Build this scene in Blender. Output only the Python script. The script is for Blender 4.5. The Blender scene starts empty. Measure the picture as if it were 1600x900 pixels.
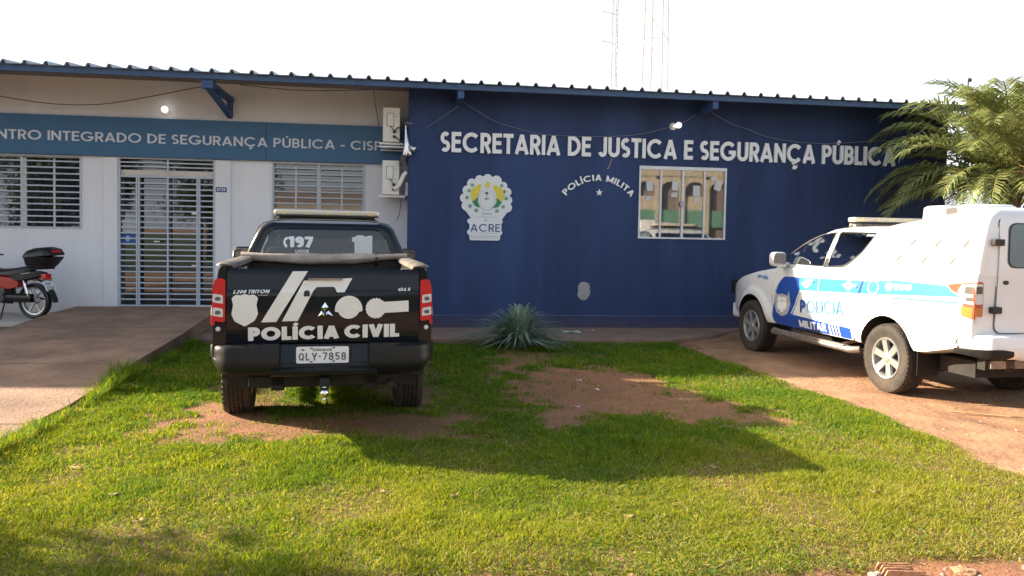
import bpy, bmesh, math, random
import numpy as np
from mathutils import Vector, Matrix
rad = math.radians
random.seed(7)
rng = np.random.default_rng(11)
S = bpy.context.scene
COL = S.collection

# ------------------------------------------------------------------ camera
YAW, PITCH, ROLL, CAMH = rad(7.95), rad(2.25), rad(1.04), 1.70
_w = Vector((math.sin(YAW)*math.cos(PITCH), math.cos(YAW)*math.cos(PITCH), -math.sin(PITCH)))
_r = Vector((math.cos(YAW), -math.sin(YAW), 0)); _u = _r.cross(_w)
_r2 = _r*math.cos(ROLL)+_u*math.sin(ROLL); _u2 = _u*math.cos(ROLL)-_r*math.sin(ROLL)
cam = bpy.data.cameras.new('camera'); camo = bpy.data.objects.new('camera', cam); COL.objects.link(camo)
camo.matrix_world = Matrix(((_r2.x, _u2.x, -_w.x, 0), (_r2.y, _u2.y, -_w.y, 0), (_r2.z, _u2.z, -_w.z, CAMH), (0, 0, 0, 1)))
cam.sensor_width = 36; cam.lens = 1230/1600*36; cam.shift_y = -39/1600
cam.clip_start = 0.05; cam.clip_end = 2000
S.camera = camo

# ------------------------------------------------------------------ sky, sun, exposure
SUN_EL = rad(24.0); SUN_DIR = Vector((0.917, -0.399, 0)).normalized()          # the way the light travels over the ground
to_sun = Vector((-SUN_DIR.x*math.cos(SUN_EL), -SUN_DIR.y*math.cos(SUN_EL), math.sin(SUN_EL)))
W = bpy.data.worlds.new('World'); S.world = W; W.use_nodes = True
nt = W.node_tree; nt.nodes.clear()
sky = nt.nodes.new('ShaderNodeTexSky'); sky.sky_type = 'NISHITA'; sky.sun_disc = False
sky.sun_elevation = SUN_EL; sky.sun_rotation = math.atan2(to_sun.x, to_sun.y)
sky.air_density = 1.5; sky.dust_density = 4.0; sky.ozone_density = 1.0
bg = nt.nodes.new('ShaderNodeBackground'); bg.inputs[1].default_value = 0.09
wo = nt.nodes.new('ShaderNodeOutputWorld')
# thin bright haze lying along the horizon, thinning out upwards
_tc = nt.nodes.new('ShaderNodeTexCoord'); _sx = nt.nodes.new('ShaderNodeSeparateXYZ'); nt.links.new(_tc.outputs['Generated'], _sx.inputs[0])
_mr = nt.nodes.new('ShaderNodeMapRange'); _mr.inputs[1].default_value = -0.05; _mr.inputs[2].default_value = 0.62; _mr.inputs[3].default_value = 0.85; _mr.inputs[4].default_value = 0.0
nt.links.new(_sx.outputs[2], _mr.inputs[0])
_nz = nt.nodes.new('ShaderNodeTexNoise'); _nz.inputs['Scale'].default_value = 2.2; _nz.inputs['Detail'].default_value = 5; nt.links.new(_tc.outputs['Generated'], _nz.inputs[0])
_mm = nt.nodes.new('ShaderNodeMath'); _mm.operation = 'MULTIPLY_ADD'; _mm.inputs[1].default_value = 0.5; _mm.inputs[2].default_value = -0.24; _mm.use_clamp = True
_ad = nt.nodes.new('ShaderNodeMath'); _ad.operation = 'ADD'; _ad.use_clamp = True
nt.links.new(_nz.outputs[0], _mm.inputs[0]); nt.links.new(_mm.outputs[0], _ad.inputs[0]); nt.links.new(_mr.outputs[0], _ad.inputs[1])
_mx = nt.nodes.new('ShaderNodeMix'); _mx.data_type = 'RGBA'; _mx.inputs[7].default_value = (5.0, 5.25, 5.8, 1)
nt.links.new(_ad.outputs[0], _mx.inputs[0]); nt.links.new(sky.outputs[0], _mx.inputs[6]); nt.links.new(_mx.outputs[2], bg.inputs[0])
nt.links.new(bg.outputs[0], wo.inputs[0])
sl = bpy.data.lights.new('sun', 'SUN'); sl.energy = 5.0; sl.angle = rad(0.6); sl.color = (1.0, 0.87, 0.68)
so = bpy.data.objects.new('sun', sl); COL.objects.link(so)
so.rotation_euler = to_sun.to_track_quat('Z', 'Y').to_euler()
S.view_settings.view_transform = 'Standard'; S.view_settings.look = 'None'
S.view_settings.exposure = 1.7; S.view_settings.gamma = 1.0

# ------------------------------------------------------------------ materials
def lin(c):
    return tuple(((x/255)/12.92 if x/255 <= 0.04045 else ((x/255+0.055)/1.055)**2.4) for x in c)
def mat(name, col, rough=0.6, metal=0.0, var=0.0, vscale=6.0, bump=0.0, bscale=60.0, spec=0.5, col2=None, coat=0.0, streak=False, attr=None, trans=0.0, tmul=None):
    m = bpy.data.materials.new(name); m.use_nodes = True
    t = m.node_tree; n = t.nodes; b = n['Principled BSDF']
    b.inputs['Base Color'].default_value = (*col, 1); b.inputs['Roughness'].default_value = rough
    b.inputs['Metallic'].default_value = metal; b.inputs['Specular IOR Level'].default_value = spec
    if coat: b.inputs['Coat Weight'].default_value = coat; b.inputs['Coat Roughness'].default_value = 0.06
    tc = n.new('ShaderNodeTexCoord'); src = None
    if attr:
        a = n.new('ShaderNodeAttribute'); a.attribute_name = attr; src = a.outputs['Color']
    if var or col2:
        nz = n.new('ShaderNodeTexNoise'); nz.inputs['Scale'].default_value = vscale; nz.inputs['Detail'].default_value = 8; nz.inputs['Roughness'].default_value = 0.65
        if streak:
            mp = n.new('ShaderNodeMapping'); mp.inputs['Scale'].default_value = (1, 1, 0.18); t.links.new(tc.outputs['Object'], mp.inputs[0]); t.links.new(mp.outputs[0], nz.inputs[0])
        else: t.links.new(tc.outputs['Object'], nz.inputs[0])
        mx = n.new('ShaderNodeMix'); mx.data_type = 'RGBA'
        rp = n.new('ShaderNodeMapRange'); rp.inputs[1].default_value = 0.35; rp.inputs[2].default_value = 0.68
        t.links.new(nz.outputs[0], rp.inputs[0]); t.links.new(rp.outputs[0], mx.inputs[0])
        c2 = col2 if col2 else tuple(min(1, x*(1+var)) for x in col); c1 = col if col2 else tuple(x*(1-var) for x in col)
        mx.inputs[6].default_value = (*c1, 1); mx.inputs[7].default_value = (*c2, 1)
        t.links.new(mx.outputs[2], b.inputs['Base Color']); src2 = mx.outputs[2]
        if src is not None:
            mm = n.new('ShaderNodeMix'); mm.data_type = 'RGBA'; mm.blend_type = 'MULTIPLY'; mm.inputs[0].default_value = 1
            t.links.new(src, mm.inputs[6]); t.links.new(src2, mm.inputs[7]); src = mm.outputs[2]
            t.links.new(src, b.inputs['Base Color'])
        else: src = src2
    elif src is not None: t.links.new(src, b.inputs['Base Color'])
    if bump:
        bz = n.new('ShaderNodeTexNoise'); bz.inputs['Scale'].default_value = bscale; bz.inputs['Detail'].default_value = 6
        t.links.new(tc.outputs['Object'], bz.inputs[0])
        bp = n.new('ShaderNodeBump'); bp.inputs['Strength'].default_value = bump; bp.inputs['Distance'].default_value = 0.02
        t.links.new(bz.outputs[0], bp.inputs['Height']); t.links.new(bp.outputs[0], b.inputs['Normal'])
    if trans:
        tr = n.new('ShaderNodeBsdfTranslucent'); ms = n.new('ShaderNodeMixShader'); ms.inputs[0].default_value = trans
        if src is not None and tmul:
            tm = n.new('ShaderNodeMix'); tm.data_type = 'RGBA'; tm.blend_type = 'MULTIPLY'; tm.inputs[0].default_value = 1; tm.inputs[7].default_value = (*tmul, 1)
            t.links.new(src, tm.inputs[6]); t.links.new(tm.outputs[2], tr.inputs[0])
        elif src is not None: t.links.new(src, tr.inputs[0])
        else: tr.inputs[0].default_value = (*col, 1)
        t.links.new(b.outputs[0], ms.inputs[1]); t.links.new(tr.outputs[0], ms.inputs[2])
        t.links.new(ms.outputs[0], n['Material Output'].inputs[0])
    return m
def glass(name, tint, refl=0.12, rough=0.02):
    m = bpy.data.materials.new(name); m.use_nodes = True
    t = m.node_tree; n = t.nodes; n.clear()
    o = n.new('ShaderNodeOutputMaterial'); ms = n.new('ShaderNodeMixShader')
    tr = n.new('ShaderNodeBsdfTransparent'); tr.inputs[0].default_value = (*tint, 1)
    g = n.new('ShaderNodeBsdfGlossy'); g.inputs['Roughness'].default_value = rough
    fr = n.new('ShaderNodeFresnel'); fr.inputs[0].default_value = 1.5
    ad = n.new('ShaderNodeMath'); ad.operation = 'ADD'; ad.inputs[1].default_value = refl; ad.use_clamp = True
    t.links.new(fr.outputs[0], ad.inputs[0]); t.links.new(ad.outputs[0], ms.inputs[0])
    t.links.new(tr.outputs[0], ms.inputs[1]); t.links.new(g.outputs[0], ms.inputs[2]); t.links.new(ms.outputs[0], o.inputs[0])
    return m
def emit(name, col, st):
    m = bpy.data.materials.new(name); m.use_nodes = True
    b = m.node_tree.nodes['Principled BSDF']; b.inputs['Base Color'].default_value = (*col, 1)
    b.inputs['Emission Color'].default_value = (*col, 1); b.inputs['Emission Strength'].default_value = st
    return m

M = dict(
 white_wall=mat('white_wall_paint', (.79, .80, .84), .85, var=.06, vscale=1.4, bump=.12, bscale=90, streak=True),
 blue_wall=mat('navy_wall_paint', (.027, .051, .140), .66, var=.30, vscale=.9, bump=.30, bscale=60, streak=True, spec=.28),
 teal=mat('teal_sign_paint', (.030, .125, .265), .42, var=.05, vscale=1.5),
 fascia=mat('fascia_blue_paint', (.035, .085, .19), .5, var=.15, vscale=4),
 roof=mat('roof_sheet_metal', (.30, .34, .40), .45, var=.15, vscale=3, metal=.3),
 timber=mat('rafter_blue_paint', (.032, .085, .22), .55, var=.15, vscale=8),
 soffit=mat('roof_underside', (.22, .22, .25), .8),
 alu=mat('white_aluminium', (.72, .73, .75), .4, var=.04),
 grille=mat('grille_paint', (.50, .55, .64), .45, var=.08, vscale=12),
 letter=mat('letter_white', (.86, .87, .89), .5, var=.05, vscale=7),
 letter_grey=mat('letter_pale_grey', (.66, .71, .80), .5, var=.05, vscale=7),
 paper=mat('paper', (.80, .80, .80), .8, trans=.25),
 curtain=mat('curtain', (.38, .42, .48), .9, var=.25, vscale=5),
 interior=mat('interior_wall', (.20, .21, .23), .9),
 lintel=mat('door_lintel', (.62, .58, .54), .7, var=.08),
 ac=mat('condenser_paint', (.72, .70, .64), .5, var=.06, vscale=9),
 ac_dark=mat('black_plastic', (.02, .02, .022), .5),
 foil=mat('foil_tape', (.75, .76, .78), .28, metal=.8, var=.1, vscale=30),
 cable=mat('cable_grey', (.10, .09, .09), .7),
 cable_pale=mat('cable_pale', (.22, .23, .28), .7),
 concrete=mat('walkway_concrete', (.37, .225, .145), .9, col2=(.20, .118, .080), vscale=1.9, bump=.6, bscale=34),
 side_conc=mat('sidewalk_concrete', (.30, .19, .14), .9, col2=(.20, .12, .09), vscale=2.2, bump=.35, bscale=60),
 slab=mat('pale_slab', (.52, .46, .40), .9, var=.15, vscale=3, bump=.2),
 plaster=mat('bare_plaster', (.36, .35, .34), .95, var=.2, vscale=14, bump=.4, bscale=50),
 board_white=mat('crest_board', (.74, .76, .78), .5, var=.03),
 c_yellow=mat('crest_yellow', (.72, .60, .06), .5), c_green=mat('crest_green', (.02, .22, .10), .5),
 c_navy=mat('crest_navy', (.03, .07, .25), .5), c_grey=mat('crest_grey', (.42, .45, .48), .5), c_dark=mat('crest_dark', (.03, .08, .05), .5),
 bulb=emit('lamp_bulb', (1, .97, .90), .8), bulb_dim=emit('lamp_bulb_dim', (1, .97, .90), .35), bulb_off=mat('lamp_glass_white', (.85, .85, .84), .2),
 black=mat('black_car_paint', (.006, .008, .013), .10, coat=.05, spec=.30, var=.05),
 wpaint=mat('white_car_paint', (.80, .80, .80), .22, coat=1.0, var=.02, vscale=2),
 trim=mat('black_trim', (.014, .014, .015), .45, var=.2, vscale=20),
 dusty=mat('dusty_black_plastic', (.008, .009, .011), .42, spec=.28, col2=(.018, .015, .013), vscale=5),
 under=mat('underbody', (.022, .018, .015), .85, var=.3, vscale=6),
 liner=mat('arch_liner', (.030, .025, .022), .9, var=.4, vscale=8),
 rubber=mat('tyre_rubber', (.028, .025, .022), .85, col2=(.075, .055, .040), vscale=5, bump=.5, bscale=60),
 rim=mat('alloy_rim', (.62, .62, .60), .32, metal=.75, var=.1),
 rim_dark=mat('rim_dark', (.05, .05, .05), .6),
 chrome=mat('chrome', (.80, .80, .80), .10, metal=1.0),
 steel=mat('dusty_steel', (.32, .28, .25), .45, metal=.6, var=.3, vscale=15),
 decal=mat('pale_vinyl', (.84, .80, .76), .45, var=.04, vscale=5),
 decal_white=mat('white_vinyl', (.82, .82, .83), .4),
 decal_blue=mat('royal_blue_vinyl', (.020, .075, .38), .35), decal_cyan=mat('cyan_vinyl', (.045, .42, .60), .35),
 decal_sky=mat('sky_blue_vinyl', (.08, .30, .58), .4), decal_grey=mat('silver_grey_vinyl', (.42, .42, .44), .45, var=.15, vscale=20),
 decal_pink=mat('pale_red_vinyl', (.55, .25, .25), .45),
 red=mat('red_lens', (.62, .010, .016), .12, coat=.6), clear=mat('clear_lens', (.70, .68, .66), .10, coat=.8, var=.12, vscale=40),
 amber=mat('amber_lens', (.55, .20, .05), .15, coat=.5), smoke=mat('smoked_lens', (.13, .11, .10), .12, coat=.6),
 red_pale=mat('faded_red_lens', (.50, .10, .06), .15, coat=.6),
 bar_lens=mat('light_bar_lens', (.72, .62, .46), .22, coat=.6, var=.06, vscale=14), bar_seam=mat('light_bar_seam', (.85, .66, .30), .25),
 canvas=mat('dusty_canvas', (.40, .32, .26), .8, var=.22, vscale=5, bump=.4, bscale=14),
 plate=mat('plate_white', (.86, .85, .86), .4), plate_ink=mat('plate_ink', (.05, .05, .055), .5), plate_red=mat('plate_rust', (.30, .06, .04), .6),
 cloth=mat('seat_fabric', (.07, .075, .08), .85),
 carglass=glass('tinted_car_glass', (.42, .50, .52), .05), darkglass=glass('dark_car_glass', (.035, .04, .045), .03),
 winglass=glass('window_glass', (.62, .65, .68), .08), officeglass=glass('office_glass', (.50, .57, .60), .20),
 moto_red=mat('motorcycle_red', (.40, .012, .014), .25, coat=.6), moto_black=mat('motorcycle_black', (.012, .012, .014), .35),
 moto_grey=mat('engine_grey', (.10, .10, .105), .5, metal=.5, var=.3, vscale=20),
 palm=mat('palm_leaf', (.230, .285, .130), .42, attr='Col', var=.25, vscale=6, trans=.35), palm_stem=mat('palm_stem', (.20, .19, .07), .7, var=.2, vscale=12),
 palm_trunk=mat('palm_trunk', (.14, .10, .065), .95, var=.35, vscale=12, bump=.7, bscale=22),
 leaf=mat('grey_green_leaf', (.17, .24, .185), .55, attr='Col', var=.15, trans=.2),
 grass=mat('grass_blade', (.95, .95, .95), .75, attr='Col', trans=.5, tmul=(1.5, 1.27, .42), spec=.12, var=.08, vscale=2),
 brick=mat('clay_brick', (.46, .24, .13), .9, var=.3, vscale=20, bump=.4, bscale=60),
 stone=mat('pale_stone', (.40, .32, .25), .95, var=.3, vscale=18, bump=.4, bscale=40), litter=mat('litter_paper', (.72, .71, .68), .8),
 dry=mat('dry_leaf', (.40, .27, .13), .85, var=.3, vscale=20),
 mast=mat('mast_galvanised', (.42, .40, .40), .6, var=.1), mast_red=mat('mast_faded_orange', (.50, .36, .28), .7),
 yellow=mat('ochre_render', (.50, .42, .32), .85, var=.1, vscale=2), green_w=mat('green_render', (.13, .27, .19), .8), brown_w=mat('brown_render', (.22, .17, .15), .85),
 bark=mat('bark', (.12, .09, .06), .95, var=.3), treeleaf=mat('tree_leaf', (.05, .09, .025), .6, var=.4, vscale=.8, trans=.2),
 poster_blue=mat('poster_blue', (.05, .16, .48), .6), poster_pale=mat('poster_pale', (.60, .62, .64), .6),
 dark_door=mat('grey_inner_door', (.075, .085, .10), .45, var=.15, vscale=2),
)

def weather(m, dust, top, amount, runs):
    t = m.node_tree; n = t.nodes; b = n['Principled BSDF']; src = b.inputs['Base Color'].links[0].from_socket
    tc = n.new('ShaderNodeTexCoord'); sp = n.new('ShaderNodeSeparateXYZ'); t.links.new(tc.outputs['Object'], sp.inputs[0])
    nz = n.new('ShaderNodeTexNoise'); nz.inputs['Scale'].default_value = 3.5; nz.inputs['Detail'].default_value = 9; nz.inputs['Roughness'].default_value = .7; t.links.new(tc.outputs['Object'], nz.inputs[0])
    h = n.new('ShaderNodeMapRange'); h.inputs[1].default_value = 0; h.inputs[2].default_value = top; h.inputs[3].default_value = .75; h.inputs[4].default_value = -.35; t.links.new(sp.outputs[2], h.inputs[0])
    a = n.new('ShaderNodeMath'); a.operation = 'ADD'; t.links.new(h.outputs[0], a.inputs[0]); t.links.new(nz.outputs[0], a.inputs[1])
    k = n.new('ShaderNodeMapRange'); k.inputs[1].default_value = .55; k.inputs[2].default_value = 1.25; k.inputs[3].default_value = 0; k.inputs[4].default_value = amount; t.links.new(a.outputs[0], k.inputs[0])
    mx = n.new('ShaderNodeMix'); mx.data_type = 'RGBA'; mx.inputs[7].default_value = (*dust, 1); t.links.new(k.outputs[0], mx.inputs[0]); t.links.new(src, mx.inputs[6])
    mp = n.new('ShaderNodeMapping'); mp.inputs['Scale'].default_value = (7, 7, .35); t.links.new(tc.outputs['Object'], mp.inputs[0])
    n2 = n.new('ShaderNodeTexNoise'); n2.inputs['Scale'].default_value = 1.4; n2.inputs['Detail'].default_value = 5; t.links.new(mp.outputs[0], n2.inputs[0])
    k2 = n.new('ShaderNodeMapRange'); k2.inputs[1].default_value = .56; k2.inputs[2].default_value = .78; k2.inputs[3].default_value = 0; k2.inputs[4].default_value = runs; t.links.new(n2.outputs[0], k2.inputs[0])
    m2 = n.new('ShaderNodeMix'); m2.data_type = 'RGBA'; m2.inputs[7].default_value = (.16, .17, .20, 1); t.links.new(k2.outputs[0], m2.inputs[0]); t.links.new(mx.outputs[2], m2.inputs[6]); t.links.new(m2.outputs[2], b.inputs['Base Color'])
weather(M['blue_wall'], (.13, .075, .055), .55, .55, .08)
weather(M['white_wall'], (.40, .24, .15), .75, .55, .04)
weather(M['wpaint'], (.42, .26, .16), .85, .75, .0)
weather(M['black'], (.10, .06, .04), .95, .35, .0)
# ------------------------------------------------------------------ mesh helpers
class MB:
    def __init__(s): s.v = []; s.f = []; s.c = []
    def add(s, vs, fs, col=None):
        o = len(s.v); s.v += [tuple(p) for p in vs]; s.f += [tuple(i+o for i in f) for f in fs]
        if col is not None: s.c += [col]*len(vs)
    def box(s, x0, x1, y0, y1, z0, z1, T=None):
        p = [(x, y, z) for z in (z0, z1) for y in (y0, y1) for x in (x0, x1)]
        if T: p = [T(*q) for q in p]
        s.add(p, [(0, 2, 3, 1), (4, 5, 7, 6), (0, 1, 5, 4), (2, 6, 7, 3), (0, 4, 6, 2), (1, 3, 7, 5)]); return s
    def rbox(s, x0, x1, y0, y1, z0, z1, r=.01, T=None, n=3):
        """box with its four upright-to-X edges rounded (profile in YZ)"""
        pr = rrect(y0, y1, z0, z1, r, n); m = len(pr)
        vs = [(x0, a, b) for a, b in pr]+[(x1, a, b) for a, b in pr]
        if T: vs = [T(*q) for q in vs]
        s.add(vs, [tuple(range(m-1, -1, -1)), tuple(range(m, 2*m))]+[(i, (i+1) % m, m+(i+1) % m, m+i) for i in range(m)]); return s
    def prism(s, poly, fn, d0, d1):
        """poly in (u,v) -> fn(u,v,w); two caps and sides"""
        m = len(poly); vs = [fn(u, v, d0) for u, v in poly]+[fn(u, v, d1) for u, v in poly]
        s.add(vs, [tuple(range(m-1, -1, -1)), tuple(range(m, 2*m))]+[(i, (i+1) % m, m+(i+1) % m, m+i) for i in range(m)]); return s
    def tube(s, pts, r, n=6, cap=True):
        pts = [Vector(p) for p in pts]; k = len(pts); rs = r if isinstance(r, (list, tuple)) else [r]*k
        vs = []; up = None
        for i, p in enumerate(pts):
            d = (pts[min(i+1, k-1)]-pts[max(i-1, 0)]).normalized()
            if up is None: up = d.cross(Vector((0, 0, 1)) if abs(d.z) < .9 else Vector((1, 0, 0))).normalized()
            a = (up-d*up.dot(d)).normalized(); b = d.cross(a); up = a
            for j in range(n):
                t = 2*math.pi*j/n; vs.append(p+(a*math.cos(t)+b*math.sin(t))*rs[i])
        fs = [(i*n+j, i*n+(j+1) % n, (i+1)*n+(j+1) % n, (i+1)*n+j) for i in range(k-1) for j in range(n)]
        if cap: fs += [tuple(range(n-1, -1, -1)), tuple(range((k-1)*n, k*n))]
        s.add(vs, fs); return s
    def lathe(s, prof, fn, n=32, a0=0, a1=2*math.pi, closed=False):
        """prof list of (radius, h); fn(rc, rs, h)->xyz"""
        full = abs(a1-a0-2*math.pi) < 1e-6; m = n if full else n+1; k = len(prof); vs = []
        for i in range(m):
            t = a0+(a1-a0)*i/n
            vs += [fn(r*math.cos(t), r*math.sin(t), h) for r, h in prof]
        fs = []
        for i in range(n):
            i2 = (i+1) % m
            for j in range(k if closed else k-1):
                j2 = (j+1) % k
                fs.append((i*k+j, i2*k+j, i2*k+j2, i*k+j2))
        s.add(vs, fs); return s
    def loft(s, rings, cap0=True, cap1=True):
        m = len(rings[0]); vs = [p for r in rings for p in r]
        fs = [(i*m+j, i*m+(j+1) % m, (i+1)*m+(j+1) % m, (i+1)*m+j) for i in range(len(rings)-1) for j in range(m)]
        if cap0: fs.append(tuple(range(m-1, -1, -1)))
        if cap1: fs.append(tuple(range((len(rings)-1)*m, len(rings)*m)))
        s.add(vs, fs); return s
    def build(s, name, m, parent=None, smooth=None, bevel=0, fixn=True):
        me = bpy.data.meshes.new(name); me.from_pydata(s.v, [], s.f)
        if s.c:
            a = me.attributes.new('Col', 'FLOAT_COLOR', 'POINT'); a.data.foreach_set('color', np.array(s.c, 'f').ravel())
        me.materials.append(M[m] if isinstance(m, str) else m)
        o = bpy.data.objects.new(name, me); COL.objects.link(o)
        if parent: o.parent = parent
        finish(o, smooth, fixn)
        if bevel:
            b = o.modifiers.new('bevel', 'BEVEL'); b.width = bevel; b.segments = 2; b.limit_method = 'ANGLE'; b.angle_limit = rad(40)
        return o
def finish(o, smooth=None, fixn=True):
    me = o.data
    if fixn or smooth is not None:
        bm = bmesh.new(); bm.from_mesh(me)
        if fixn: bmesh.ops.recalc_face_normals(bm, faces=bm.faces)
        if smooth is not None:
            for f in bm.faces: f.smooth = True
            for e in bm.edges:
                if len(e.link_faces) == 2 and e.calc_face_angle(0) > rad(smooth): e.smooth = False
        bm.to_mesh(me); bm.free()
def rrect(a0, a1, b0, b1, r, n=4):
    out = []
    for cx, cy, t0 in ((a1-r, b1-r, 0), (a0+r, b1-r, 90), (a0+r, b0+r, 180), (a1-r, b0+r, 270)):
        for i in range(n+1):
            t = rad(t0+90*i/n); out.append((cx+r*math.cos(t), cy+r*math.sin(t)))
    return out
def rpoly(pts, r, n=4):
    """polygon with every corner rounded by r (a number, or one per corner)"""
    out = []; k = len(pts)
    for i in range(k):
        p = Vector(pts[i]); a = Vector(pts[i-1]); b = Vector(pts[(i+1) % k]); rr = r[i] if isinstance(r, (list, tuple)) else r
        if rr <= 0: out.append(tuple(p)); continue
        da, db = (a-p), (b-p); q = min(rr, da.length*.49, db.length*.49)
        s0 = p+da.normalized()*q; s1 = p+db.normalized()*q
        for j in range(n+1):
            t = j/n; out.append(tuple(s0*(1-t)**2+p*2*t*(1-t)+s1*t*t))
    return out
def ell(cx, cy, rx, ry, n=28, a0=0, a1=360):
    return [(cx+rx*math.cos(rad(a0+(a1-a0)*i/n)), cy+ry*math.sin(rad(a0+(a1-a0)*i/n))) for i in range(n if a1-a0 == 360 else n+1)]
def wall_holes(mb, axis_fn, u0, u1, v0, v1, holes, th):
    us = sorted({u0, u1, *[h[0] for h in holes], *[h[1] for h in holes]}); vs = sorted({v0, v1, *[h[2] for h in holes], *[h[3] for h in holes]})
    us = [u for u in us if u0 <= u <= u1]; vs = [v for v in vs if v0 <= v <= v1]
    solid = {}
    for i in range(len(us)-1):
        for j in range(len(vs)-1):
            cu, cv = (us[i]+us[i+1])/2, (vs[j]+vs[j+1])/2
            solid[i, j] = not any(h[0] < cu < h[1] and h[2] < cv < h[3] for h in holes)
    for (i, j), sd in solid.items():
        if not sd: continue
        a, b, c, d = us[i], us[i+1], vs[j], vs[j+1]
        mb.add([axis_fn(a, c, 0), axis_fn(b, c, 0), axis_fn(b, d, 0), axis_fn(a, d, 0)], [(0, 1, 2, 3)])
        mb.add([axis_fn(a, c, th), axis_fn(b, c, th), axis_fn(b, d, th), axis_fn(a, d, th)], [(3, 2, 1, 0)])
        for (di, dj, e) in ((-1, 0, ((a, c), (a, d))), (1, 0, ((b, d), (b, c))), (0, -1, ((b, c), (a, c))), (0, 1, ((a, d), (b, d)))):
            if not solid.get((i+di, j+dj), False):
                (p, q) = e; mb.add([axis_fn(*p, 0), axis_fn(*q, 0), axis_fn(*q, th), axis_fn(*p, th)], [(0, 1, 2, 3)])
def empty(name, loc=(0, 0, 0), rz=0, label=None, cat=None, group=None):
    o = bpy.data.objects.new(name, None); COL.objects.link(o); o.location = loc; o.rotation_euler = (0, 0, rz); o.empty_display_size = .2
    return tag(o, label, cat, group)
def tag(o, label=None, cat=None, group=None, kind=None):
    if label: o['label'] = label
    if cat: o['category'] = cat
    if group: o['group'] = group
    if kind: o['kind'] = kind
    return o
def apply_bool(o, cutter, op='DIFFERENCE'):
    cutter.parent = o.parent
    md = o.modifiers.new('b', 'BOOLEAN'); md.operation = op; md.object = cutter; md.solver = 'EXACT'; md.material_mode = 'TRANSFER'
    bpy.context.view_layer.update()
    dg = bpy.context.evaluated_depsgraph_get(); ev = o.evaluated_get(dg)
    me = bpy.data.meshes.new_from_object(ev, depsgraph=dg)
    o.modifiers.clear(); old = o.data; o.data = me; bpy.data.meshes.remove(old)
    cm = cutter.data; bpy.data.objects.remove(cutter); bpy.data.meshes.remove(cm)

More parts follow.
